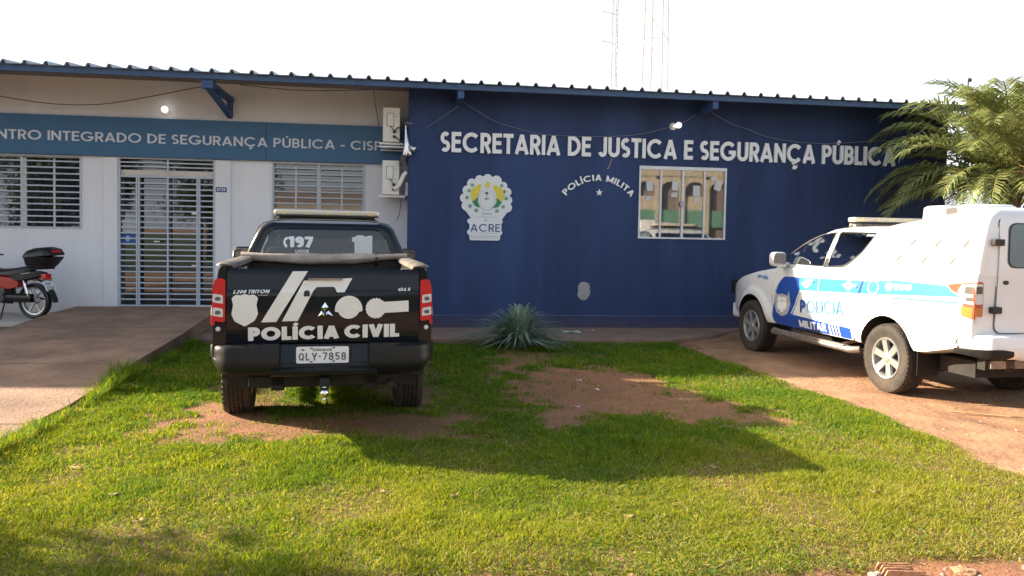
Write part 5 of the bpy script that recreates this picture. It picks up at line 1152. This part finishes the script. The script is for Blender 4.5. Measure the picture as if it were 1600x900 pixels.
mb = MB(); mb.rbox(.45, .78, -.12, .13, .24, .50, .06); mb.rbox(.70, .92, -.09, .09, .40, .62, .03); mb.lathe([(0, .14), (.09, .14), (.10, .12), (.10, 0)], lambda c, sn, h: (.60+c, h, .36+sn), 20); mpart('engine', 'moto_grey', mb, bevel=.012)
mb = MB(); mb.tube([(.88, -.06, .42), (.86, -.14, .26), (.5, -.15, .24), (.1, -.16, .27)], .02, 8); mb.tube([(.35, -.16, .26), (-.18, -.17, .34)], .042, 12); mpart('exhaust', 'chrome', mb, smooth=50)
mb = MB(); mb.tube([(1.08, 0, .82), (.98, 0, .55), (.80, 0, .25), (.42, 0, .24), (.38, 0, .60), (.0, 0, .70)], .022, 8); mb.tube([(1.04, 0, .80), (.3, 0, .66)], .025, 8)
for s in (1, -1): mb.tube([(1.27, s*.075, .285), (1.10, s*.075, .82), (1.06, s*.075, .93)], .020, 8)
mpart('frame', 'moto_black', mb, smooth=50)
mb = MB(); mb.tube([(.92, .36, .98), (1.0, .24, 1.0), (1.06, .07, .94), (1.06, -.07, .94), (1.0, -.24, 1.0), (.92, -.36, .98)], .013, 8); mpart('handlebar', 'moto_black', mb, smooth=60)
mb = MB(); mb.lathe([(0, -.08), (.07, -.06), (.09, 0), (.085, .06), (0, .07)], lambda c, sn, h: (1.18+h, c, .84+sn), 20); mpart('headlight', 'clear', mb, smooth=50)
mb = MB(); mb.loft([[(1.27+.31*math.cos(a), y, .285+.31*math.sin(a)) for y in (-.05, .05)]+[(1.27+.32*math.cos(a), y, .285+.32*math.sin(a)) for y in (.05, -.05)] for a in np.linspace(rad(20), rad(130), 9)]); mpart('front_fender', 'moto_red', mb, smooth=50)
mb = MB(); mb.tube([(.5, .06, .25), (.42, .22, .01), (.40, .24, .005)], .012, 6); mpart('side_stand', 'moto_black', mb)

# ================================================================== planting
def bezier(p0, p1, p2, n): return [p0*(1-t)**2+p1*2*t*(1-t)+p2*t*t for t in [i/n for i in range(n+1)]]
def palm(x, y, zc, label):
    P = empty('palm_tree', (x, y, 0), 0, label, 'palm')
    mb = MB(); rings = []
    for i in range(18):
        z = -.02+(zc+.05)*i/17; r = .20-.05*i/17+.022*(i % 2)
        rings.append([(r*math.cos(a)*(1+.08*math.sin(5*a+i)), r*math.sin(a)*(1+.08*math.sin(5*a+i)), z) for a in np.linspace(0, 2*math.pi, 15)[:-1]])
    mb.loft(rings); mb.build('trunk', 'palm_trunk', P, smooth=50)
    R = random.Random(5); cr = bpy.data.objects.new('crown', None); COL.objects.link(cr); cr.parent = P; cr.location = (0, 0, zc); cr.empty_display_size = .2
    spec = []
    for lvl, (n, el, ln) in enumerate(((14, 78, 2.75), (20, 63, 2.95), (24, 47, 2.9), (22, 28, 2.55), (9, 6, 2.1))):
        for k in range(n): spec.append((360*k/n+lvl*17+R.uniform(-10, 10), el+R.uniform(-9, 9), ln*R.uniform(.88, 1.1), lvl))
    for az, el, L, lvl in spec:
        d = Vector((math.cos(rad(az)), math.sin(rad(az)), 0)); up = Vector((0, 0, 1)); side = d.cross(up)
        e = rad(el); tip_drop = .30+.12*lvl if lvl < 4 else .3
        p0 = d*.06+up*.02; p1 = (d*math.cos(e)+up*math.sin(e))*L*.62; p2 = d*L*(.80*math.cos(e*.75)+.08)+up*(L*math.sin(e)*.86-L*tip_drop*.75)
        pts = bezier(p0, p1, p2, 22); mb = MB(); mb.tube(pts, [.022-.018*i/22 for i in range(23)], 5); mb.c = [(1.5, 1.2, .9, 1)]*len(mb.v)
        nl = 50; yel = R.uniform(.85, 1.35) if lvl < 3 else R.uniform(.7, 1.1); brown = lvl >= 3 and R.random() < .16
        for s in (1, -1):
            for k in range(nl):
                t = .13+.86*k/nl+R.uniform(-.006, .006); i = t*22; a = pts[min(22, int(i))]; b = pts[min(22, int(i)+1)]; o = a.lerp(b, i-int(i)); tg_ = (b-a).normalized() if (b-a).length > 1e-6 else d
                sd = tg_.cross(up).normalized() if abs(tg_.z) < .98 else side; nrm = sd.cross(tg_)
                ll = (.16+.40*math.sin(math.pi*min(1, .12+t*.84))**.8)*R.uniform(.85, 1.1)*(.9 if lvl < 4 else .8)
                q = (sd*s*(.80-.25*t)+tg_*(.50+.35*t)+nrm*R.uniform(.02, .35)).normalized()
                m = o+q*ll*.5; e_ = o+q*ll*.93-up*ll*(.14+.34*R.random()**2); ll *= (.55 if R.random() < .06 else 1); w = tg_*.019*(1 if t < .9 else .7)
                g = yel*R.uniform(.8, 1.2); c = (g*R.uniform(.95, 1.25), g, g*.8, 1) if not brown else (3.0, 1.5, 2.0, 1)
                mb.add([o-w*.5, o+w*.5, m+w, m-w, e_], [(0, 1, 2, 3), (3, 2, 4)], c)
        mb.build('frond', 'palm', cr, fixn=False)
    mb = MB()
    for k in range(26):
        a = R.uniform(0, 6.28); z = R.uniform(-.5, 0); mb.tube([(.13*math.cos(a), .13*math.sin(a), z), (.22*math.cos(a), .22*math.sin(a), z+.10), (.27*math.cos(a), .27*math.sin(a), z+.26)], [.035, .025, .012], 5)
    mb.build('leaf_bases', 'palm_stem', cr, smooth=50)
palm(9.8, 11.65, 2.5, 'bushy green palm with arching fronds behind the white patrol pickup')
def strap_plant(name, x, y, n, hmin, hmax, spread, m, label, cat, wid=.011, seed=3, cols=((.8, .9, .85), (1.9, 1.8, 1.75)), part='leaves'):
    R = random.Random(seed); o = empty(name, (x, y, 0), 0, label, cat); mb = MB()
    for k in range(n):
        a = R.uniform(0, 2*math.pi); d = Vector((math.cos(a), math.sin(a), 0)); L = R.uniform(hmin, hmax); f = R.random()
        out = spread*(.15+.85*f)*R.uniform(.8, 1.1); top = L*(1.0-.55*f); b = d*R.uniform(0, .10*spread/.6)
        p2 = d*out+Vector((R.uniform(-.05, .05), R.uniform(-.05, .05), top*R.uniform(.25, 1.0) if f > .45 else top)); p1 = d*out*.38+Vector((0, 0, top*1.15))
        pts = bezier(b+Vector((0, 0, .01)), p1, p2, 6); sd = d.cross(Vector((0, 0, 1))); t_ = R.random(); c = tuple(cols[0][i]+(cols[1][i]-cols[0][i])*t_ for i in range(3))+(1,)
        if R.random() < .06: c = (1.6, 1.1, .7, 1)
        vs = []
        for i, p in enumerate(pts): w = wid*(1, 1.1, 1.05, .95, .8, .5, .1)[i]; vs += [p-sd*w, p+sd*w]
        mb.add(vs, [(2*i, 2*i+1, 2*i+3, 2*i+2) for i in range(6)], c)
    mb.build(part, m, o, smooth=180, fixn=False); return o
strap_plant('strap_leaf_plant', 1.70, 11.36, 700, .36, .68, 1.14, 'leaf', 'grey green clump of arching strap leaves beside the sidewalk at the navy wall', 'plant')
GT = ((.9, 1.0, .4), (1.9, 1.7, .7))
M['tuft'] = mat('tuft_blade', (.13, .17, .03), .6, attr='Col', var=.1, trans=.4)
strap_plant('grass_tuft', -3.02, 8.72, 34, .12, .30, .16, 'tuft', 'sunlit grass tuft at the walkway edge where the shade ends', 'grass tuft', .004, 8, GT, 'blades')
strap_plant('grass_tuft', -3.06, 9.62, 16, .12, .26, .12, 'tuft', 'thin pale grass tuft farther up the walkway edge, in the shade', 'grass tuft', .0035, 9, GT, 'blades')
strap_plant('grass_tuft', -2.98, 10.1, 14, .10, .20, .12, 'tuft', 'short grass tuft on the walkway edge nearest the black pickup', 'grass tuft', .0035, 12, GT, 'blades')
# ------------------------------------------------------------------ the lawn itself
def blades(n, x0, x1, y0, y1, seed, hm, wm):
    r = np.random.default_rng(seed); x = r.uniform(x0, x1, n); y = r.uniform(y0, y1, n); d = lawn_density(x, y); k = r.random(n) < d**1.2*.95+.045*vnoise(x, y, 3.0, 33)*(poly_sd(x, y, LAWN) > 0); x, y, d = x[k], y[k], d[k]; n = len(x)
    clump = fbm(x, y, 5, 81); h = hm*(.25+1.0*clump**1.5*1.3+.45*r.random(n)**2)*(.5+.5*d); edge = poly_sd(x, y, LAWN)
    h = h*(1+1.1*np.exp(-((x+2.95)/.16)**2)*vnoise(x, y, 2.0, 5))*(1+.5*sstep(.0, .5, vnoise(x, y, .9, 15)-.45))
    a = r.uniform(0, 2*np.pi, n); lean = h*r.uniform(.25, 1.25, n); da = np.stack([np.cos(a), np.sin(a)], 1); w = wm*r.uniform(.7, 1.3, n)
    b = a+np.pi/2+r.uniform(-.8, .8, n); sd = np.stack([np.cos(b), np.sin(b)], 1)*w[:, None]
    z0 = np.full(n, .004)+.020*sstep(0, .2, edge)*fbm(x, y, 1.7, 60); P = np.stack([x, y], 1)
    def v(o, z): return np.concatenate([P+o, z[:, None]], 1)
    V = np.stack([v(-sd, z0), v(sd, z0), v(da*lean[:, None]*.35+sd*.8, z0+h*.62), v(da*lean[:, None]*.35-sd*.8, z0+h*.62), v(da*lean[:, None], z0+h)], 1).reshape(-1, 3)
    i = np.arange(n)[:, None]*5; F = np.concatenate([i+[0, 1, 2], i+[0, 2, 3], i+[3, 2, 4]], 0)
    dr = dryness(x, y); t = np.clip(dr+r.normal(0, .20, n), 0, 1)[:, None]; g1 = np.array([.072, .200, .028]); g2 = np.array([.285, .345, .022]); g3 = np.array([.38, .36, .09])
    c = np.where(t < .5, g1+(g2-g1)*t*2, g2+(g3-g2)*(t*2-1))*(.72+.5*r.random((n, 1))); straw = r.random(n) < .03+.10*dr; c[straw] = np.array([.42, .38, .16])*(.8+.4*r.random((straw.sum(), 1)))
    C = np.ones((n, 5, 4)); C[:, :, :3] = c[:, None, :]; return V, F, C.reshape(-1, 4)
parts = [blades(230000, -3.1, 4.7, 3.35, 5.6, 1, .034, .0025), blades(180000, -3.1, 4.75, 5.6, 8.2, 2, .042, .0033), blades(120000, -3.1, 4.7, 8.2, 11.85, 3, .055, .0046), blades(10000, -3.10, -2.84, 4.5, 11.7, 4, .115, .0035)]
def litter_blades(n, y0, y1, seed, kind):
    r = np.random.default_rng(seed); x = r.uniform(-3.0, 4.6, n); y = y0+(y1-y0)*r.random(n)**1.4; pat = fbm(x, y, 1.3, 120 if kind == 'weed' else 130)
    k = (lawn_density(x, y) > .25) & (pat > (.52 if kind == 'weed' else .42)) & (poly_sd(x, y, LAWN) > .03); x, y = x[k], y[k]; n = len(x); a = r.uniform(0, 2*np.pi, n); z = r.uniform(.018, .045, n)
    L = r.uniform(.010, .022, n) if kind == 'weed' else r.uniform(.02, .06, n); w = L*r.uniform(.28, .5, n) if kind == 'weed' else r.uniform(.0012, .0026, n)
    d = np.stack([np.cos(a), np.sin(a)], 1); e = np.stack([-np.sin(a), np.cos(a)], 1); tz_ = r.uniform(-.5, .7, n)*L; P = np.stack([x, y], 1)
    def v(o, zz): return np.concatenate([P+o, zz[:, None]], 1)
    V = np.stack([v(-d*L[:, None]*.5, z), v(e*w[:, None]-d*L[:, None]*.05, z+tz_*.5), v(d*L[:, None]*.55, z+tz_), v(-e*w[:, None]-d*L[:, None]*.05, z+tz_*.5+.002), v(d*L[:, None]*.2, z+tz_*.7)], 1).reshape(-1, 3)
    i = np.arange(n)[:, None]*5; F = np.concatenate([i+[0, 1, 4], i+[1, 2, 4], i+[4, 2, 3], i+[0, 4, 3]], 0)
    c = (np.array([.10, .19, .03]) if kind == 'weed' else np.array([.40, .36, .17]))*(.6+.8*r.random((n, 1))); C = np.ones((n, 5, 4)); C[:, :, :3] = c[:, None, :]; return V, F, C.reshape(-1, 4)
parts += [litter_blades(34000, 3.6, 9.5, 41, 'weed'), litter_blades(38000, 3.6, 9.5, 42, 'straw')]
off = 0; VV, FF, CC = [], [], []
for v, f, c in parts: VV.append(v); FF.append(f+off); CC.append(c); off += len(v)
VV = np.concatenate(VV); FF = np.concatenate(FF); CC = np.concatenate(CC).astype('f')
me = mesh_np('lawn_grass', VV, FF); at_ = me.attributes.new('Col', 'FLOAT_COLOR', 'POINT'); at_.data.foreach_set('color', CC.ravel()); me.materials.append(M['grass'])
lg = bpy.data.objects.new('lawn_grass', me); COL.objects.link(lg); tag(lg, 'short rough lawn grass in front of the station', 'grass', kind='stuff')
# gravel and crumbs along the verge and on the drive: too many to count
R = random.Random(21); mb = MB()
def pebble(mb, x, y, z, r):
    V = []; 
    for (a, b, c) in ((1, 0, 0), (-1, 0, 0), (0, 1, 0), (0, -1, 0), (0, 0, 1), (0, 0, -.6)): k = r*R.uniform(.6, 1.3); V.append((x+a*k, y+b*k, z+c*k*.7))
    mb.add(V, [(0, 2, 4), (2, 1, 4), (1, 3, 4), (3, 0, 4), (2, 0, 5), (1, 2, 5), (3, 1, 5), (0, 3, 5)])
for k in range(900): x = R.uniform(-2.2, 3.8); pebble(mb, x, R.uniform(3.3, 4.0), .006, R.choice((.004, .006, .009, .014)))
for k in range(1700): pebble(mb, R.uniform(4.2, 8.5), R.uniform(4.2, 11.5), .014, R.choice((.004, .006, .008, .013)))
for k in range(260): pebble(mb, R.uniform(1.1, 3.3), R.uniform(6.7, 9.5), .012, R.choice((.004, .006, .009)))
for k in range(350): y = R.uniform(5.5, 13); pebble(mb, R.uniform(-5.3, -3.05) if R.random() < .4 else R.gauss(-3.15, .10), y, float(ramp_z(y))+.006, R.choice((.003, .004, .006, .009)))
tag(mb.build('gravel', 'stone'), 'scattered small stones and crumbs on bare red soil', 'gravel', kind='stuff')
# ------------------------------------------------------------------ brick, stones, litter and dry leaves
bk = empty('broken_brick', (2.50, 3.60, -.010), rad(-8), 'broken hollow clay brick at the road edge in front of the lawn', 'brick')
mb = MB(); bk.scale = (.85, .85, .85); mb.box(-.115, .115, -.06, .06, 0, .02)
for y in (-.055, -.018, .019, .056): mb.prism([(-.115, .02), (-.10+.03*R.random(), .07), (-.02, .075-.01*R.random()), (.06+.03*R.random(), .068), (.115, .02)], lambda u, v, w: (u, y+w, v), -.006, .006)
mb.build('brick_body', 'brick', bk, bevel=.003)
def rock(x, y, r, lb, cat='stone', m='stone', fl=.6, grp='loose stones at the road edge'):
    bm = bmesh.new(); bmesh.ops.create_icosphere(bm, subdivisions=2, radius=r)
    for v in bm.verts: k = .75+.5*R.random(); v.co.x *= k*1.2; v.co.y *= k; v.co.z *= k*fl
    me = bpy.data.meshes.new('stone'); bm.to_mesh(me); bm.free(); me.materials.append(M[m]); o = bpy.data.objects.new('stone', me); COL.objects.link(o); o.location = (x, y, r*.3*fl+.005); return tag(o, lb, cat, grp)
rock(2.37, 3.60, .032, 'pale chunk of stone touching the left end of the broken brick'); rock(2.86, 3.60, .050, 'flat reddish clod right of the broken brick', m='brick', fl=.35); rock(3.22, 3.60, .026, 'pale stone at the lower right corner by the road edge'); rock(-1.35, 3.86, .030, 'brown stone at the road edge, lower left of the lawn', m='brick')
rock(-.35, 3.76, .02, 'small pale stone at the road edge left of the middle'); rock(1.15, 3.70, .025, 'small brown stone at the road edge between the middle and the brick', m='brick')
def scrap(name, x, y, z, sx, sy, rz, m, lb, cat, grp):
    mb = MB(); P = []
    for i in range(4):
        for j in range(3): P.append(((i/3-.5)*sx, (j/2-.5)*sy, (.006 if m == 'dry' else .012)*math.sin(i*1.7+j)+.010+(.004 if m == 'dry' and i in (0, 3) else 0)))
    mb.add(P, [(i*3+j, i*3+j+1, i*3+j+4, i*3+j+3) for i in range(3) for j in range(2)])
    o = mb.build(name, m, smooth=80, fixn=False); o.location = (x, y, z); o.rotation_euler = (0, 0, rz); sm = o.modifiers.new('s', 'SOLIDIFY'); sm.thickness = .0015; return tag(o, lb, cat, grp)
G1 = 'paper scraps on the ground'
for x, y, z, s, r, lb in ((-3.75, 10.2, .15, .10, .3, 'white paper scrap on the shaded walkway'), (-1.55, 9.0, .04, .07, .8, 'pale scrap in the shade beside the rear wheel of the black pickup'), (2.75, 12.55, .085, .30, .1, 'large white paper lying on the sidewalk at the navy wall'), (3.15, 12.7, .085, .12, .7, 'small white paper on the sidewalk right of the large one'),
                          (2.02, 8.75, .012, .06, .2, 'paper crumb at the back of the bare dirt patch'), (2.10, 8.2, .012, .08, 1, 'paper scrap in the middle of the bare dirt patch'), (1.7, 7.4, .012, .05, .4, 'paper crumb at the near side of the bare dirt patch'), (2.25, 11.5, .05, .06, .4, 'paper scrap on the grass right of the strap leaf plant')):
    scrap('paper_scrap', x, y, z, s, s*.7, r, 'litter', lb, 'litter', G1)
G2 = 'dry leaves on the lawn'
for x, y, lb in ((-.62, 4.55, 'pale curled dry leaf on the lawn, left of the middle'), (-1.45, 4.62, 'pale dry leaf on the lawn near its left end'), (.35, 4.9, 'tan dry leaf on the lawn, just left of the middle'), (-.1, 5.0, 'tan dry leaf on the sunlit lawn behind the pickup'), (2.25, 5.35, 'tan dry leaf on the lawn right of the pickup shadow'), (2.75, 5.25, 'long dry leaf on the lawn towards the drive'), (-2.2, 5.7, 'pale dry leaf near the sunlit walkway edge'), (-1.75, 5.1, 'dry leaf on the lawn before the walkway bend'), (3.1, 4.75, 'dry leaf on the yellowed lawn at the right'), (1.35, 4.45, 'small dry leaf on the near lawn in the middle')):
    scrap('dry_leaf', x, y, .026, .062, .030, R.uniform(0, 3), 'dry', lb, 'leaf', G2)
mb = MB(); mb.tube([(5.35, 7.0, .02), (5.75, 6.7, .03), (6.1, 6.62, .02)], .008, 5); tag(mb.build('dry_twig', 'dry'), 'pale dry twig on the dirt drive behind the white pickup', 'twig')
mb = MB(); mb.tube([(-2.96, 8.35, .03), (-2.75, 8.45, .08), (-2.55, 8.35, .05)], .010, 5); tag(mb.build('dry_twig', 'dry'), 'curled dry stalk in the grass at the walkway edge', 'twig')

# ================================================================== behind the station
def mast(name, x, y, wb, wt, h, step, lb, m='mast', legs=3, r=.035):
    o = empty(name, (x, y, 0), 0, lb, 'mast', 'antenna masts behind the roof')
    an = [2*math.pi*k/legs+.5 for k in range(legs)]
    def P(k, z): w = wb+(wt-wb)*z/h; return (w*math.cos(an[k % legs]), w*math.sin(an[k % legs]), z)
    mb = MB()
    for k in range(legs): mb.tube([P(k, 0), P(k, h)], r, 6)
    mb.build('legs', m, o); mb = MB(); n = int(h/step)
    for i in range(n):
        for k in range(legs):
            mb.tube([P(k, i*step), P(k+1, (i+1)*step)], r*.38, 4, False)
            if i % 2 == 0: mb.tube([P(k, i*step), P(k+1, i*step)], r*.38, 4, False)
    mb.build('bracing', m, o); return o
m1 = mast('lattice_mast', 10.75, 40, .17, .15, 24, .55, 'slim lattice mast rising behind the roof, leftmost of the two', r=.023)
m2 = mast('lattice_mast', 13.05, 40, .98, .62, 19, 1.5, 'wide lattice mast rising behind the roof, right of the slim one', 'mast', 3, .027)
mb = MB(); mb.tube([(-.35, 0, 0), (-.33, 0, 14.2)], .028, 6); mb.build('antenna_pole', 'mast_red', m2)
mb = MB()
for z in (11.5, 13.0): mb.tube([(.05, 0, z), (-.75, -.2, z+.1)], .015, 4); mb.tube([(-.75, -.2, z-.5), (-.75, -.2, z+.6)], .022, 5)
mb.build('antenna', 'mast', m1)
def fence_post(x, y, h, lb):
    o = empty('fence_post', (x, y, 0), 0, lb, 'fence post', 'electric fence posts'); mb = MB(); mb.tube([(0, 0, 2.2), (0, 0, h)], .016, 6); mb.build('rod', 'moto_grey', o); z = h-.04
    while z > 3.6: mb = MB(); mb.lathe([(0, -.035), (.03, -.03), (.045, 0), (.03, .03), (0, .035)], lambda c, s, q: (.035+q, c, z+s), 10); mb.build('insulator', 'moto_black', o); z -= .19
fence_post(11.57, 15, 5.06, 'thin fence post with insulators above the palm, left one'); fence_post(12.66, 15, 4.98, 'thin fence post with insulators above the palm, right one')
mb = MB(); mb.box(9.95, 16, 14.93, 15.07, 0, 2.3); tag(mb.build('boundary_wall', 'white_wall'), 'pale boundary wall behind the palm', 'wall')

# ================================================================== across the street (seen in the window reflections)
yb = empty('arcaded_building', (19, -23, 0), rad(9), 'ochre arcaded building with a green band across the street', 'building')
FY = lambda u, v, w: (u, -w, v)
mb = MB(); mb.box(-11, 9, -6, -.35, 0, 8.2); mb.build('back_wall', 'brown_w', yb)
mb = MB(); x = -10.5
while x < 8:
    mb.box(x-.15, x+.15, -.34, 0, 0, 5.4)
    ar = [(x+.15, 4.7)]+[(x+.80-.65*math.cos(rad(a)), 4.7+.55*math.sin(rad(a))) for a in range(0, 181, 20)]+[(x+1.45, 4.7), (x+1.45, 5.6), (x+.15, 5.6)]
    mb.prism(ar, FY, .02, .33); x += 1.6
mb.box(-11, 8.5, -.36, .03, 5.6, 8.2); mb.build('arcade', 'yellow', yb)
mb = MB(); mb.box(-11, 8.5, -.20, -.14, 2.3, 3.4); mb.build('parapet', 'green_w', yb); mb = MB()
for k in range(6): mb.box(-10.3+3.2*k, -8.9+3.2*k, -.20, -.14, 3.4, 4.3)
mb.build('panel', 'yellow', yb)
def street_tree(x, y, h, rw_, lb, seed):
    R2 = random.Random(seed); o = empty('street_tree', (x, y, 0), 0, lb, 'tree', 'trees across the street'); mb = MB()
    mb.tube([(0, 0, 0), (.1, .05, h*.3), (.05, 0, h*.62)], [.24, .18, .08], 8)
    for k in range(6): a = R2.uniform(0, 6.28); mb.tube([(.08, .03, h*(.28+.05*k)), (rw_*.5*math.cos(a), rw_*.5*math.sin(a), h*(.5+.05*k))], [.09, .03], 5)
    mb.build('trunk', 'bark', o); mb = MB(); cl = [(R2.gauss(0, .45)*rw_, R2.gauss(0, .45)*rw_, h*R2.uniform(.42, .95)) for k in range(26)]
    for k in range(5200):
        c = R2.choice(cl); p = Vector((c[0]+R2.gauss(0, .34), c[1]+R2.gauss(0, .34), c[2]+R2.gauss(0, .30))); a = Vector((R2.uniform(-1, 1), R2.uniform(-1, 1), R2.uniform(-.6, .6))).normalized(); b = a.cross(Vector((R2.uniform(-1, 1), R2.uniform(-1, 1), 1))).normalized(); s = R2.uniform(.07, .14)
        mb.add([p-a*s, p+b*s*.5, p+a*s, p-b*s*.5], [(0, 1, 2, 3)])
    mb.build('crown', 'treeleaf', o, fixn=False)
street_tree(-9.0, 6.55, 4.0, .55, 'small street tree beyond the left end of the lawn', 12); street_tree(-9, -15, 6.5, 2.4, 'broad tree across the street, opposite the white wing', 1); street_tree(-20, -19, 7.5, 2.6, 'tall tree across the street at the far left', 2); street_tree(4.5, -16, 6.0, 2.2, 'round tree across the street left of the ochre arcade', 7); street_tree(-14.5, -14, 6.0, 2.4, 'dense tree across the street opposite the entrance', 9); street_tree(-9.8, -13, 5.5, 2.0, 'smaller tree across the street beside the ochre house', 4)
hb = empty('low_house', (-7.0, -23, 0), 0, 'low ochre house across the street behind the trees', 'building')
mb = MB(); mb.box(-4, 5, -6, 0, 0, 3.2); mb.build('wall', 'yellow', hb); mb = MB(); mb.prism([(-.6, 3.2), (-3.2, 4.3), (-6.6, 3.2)], lambda u, v, w: (w, u, v), -4.5, 5.5); mb.build('roof', 'brown_w', hb)
mb = MB(); mb.box(-3, -1.5, 0, .03, 1, 2.2); mb.build('window', 'interior', hb); mb = MB(); mb.box(1.5, 3, 0, .03, 1, 2.2); mb.build('window', 'interior', hb)
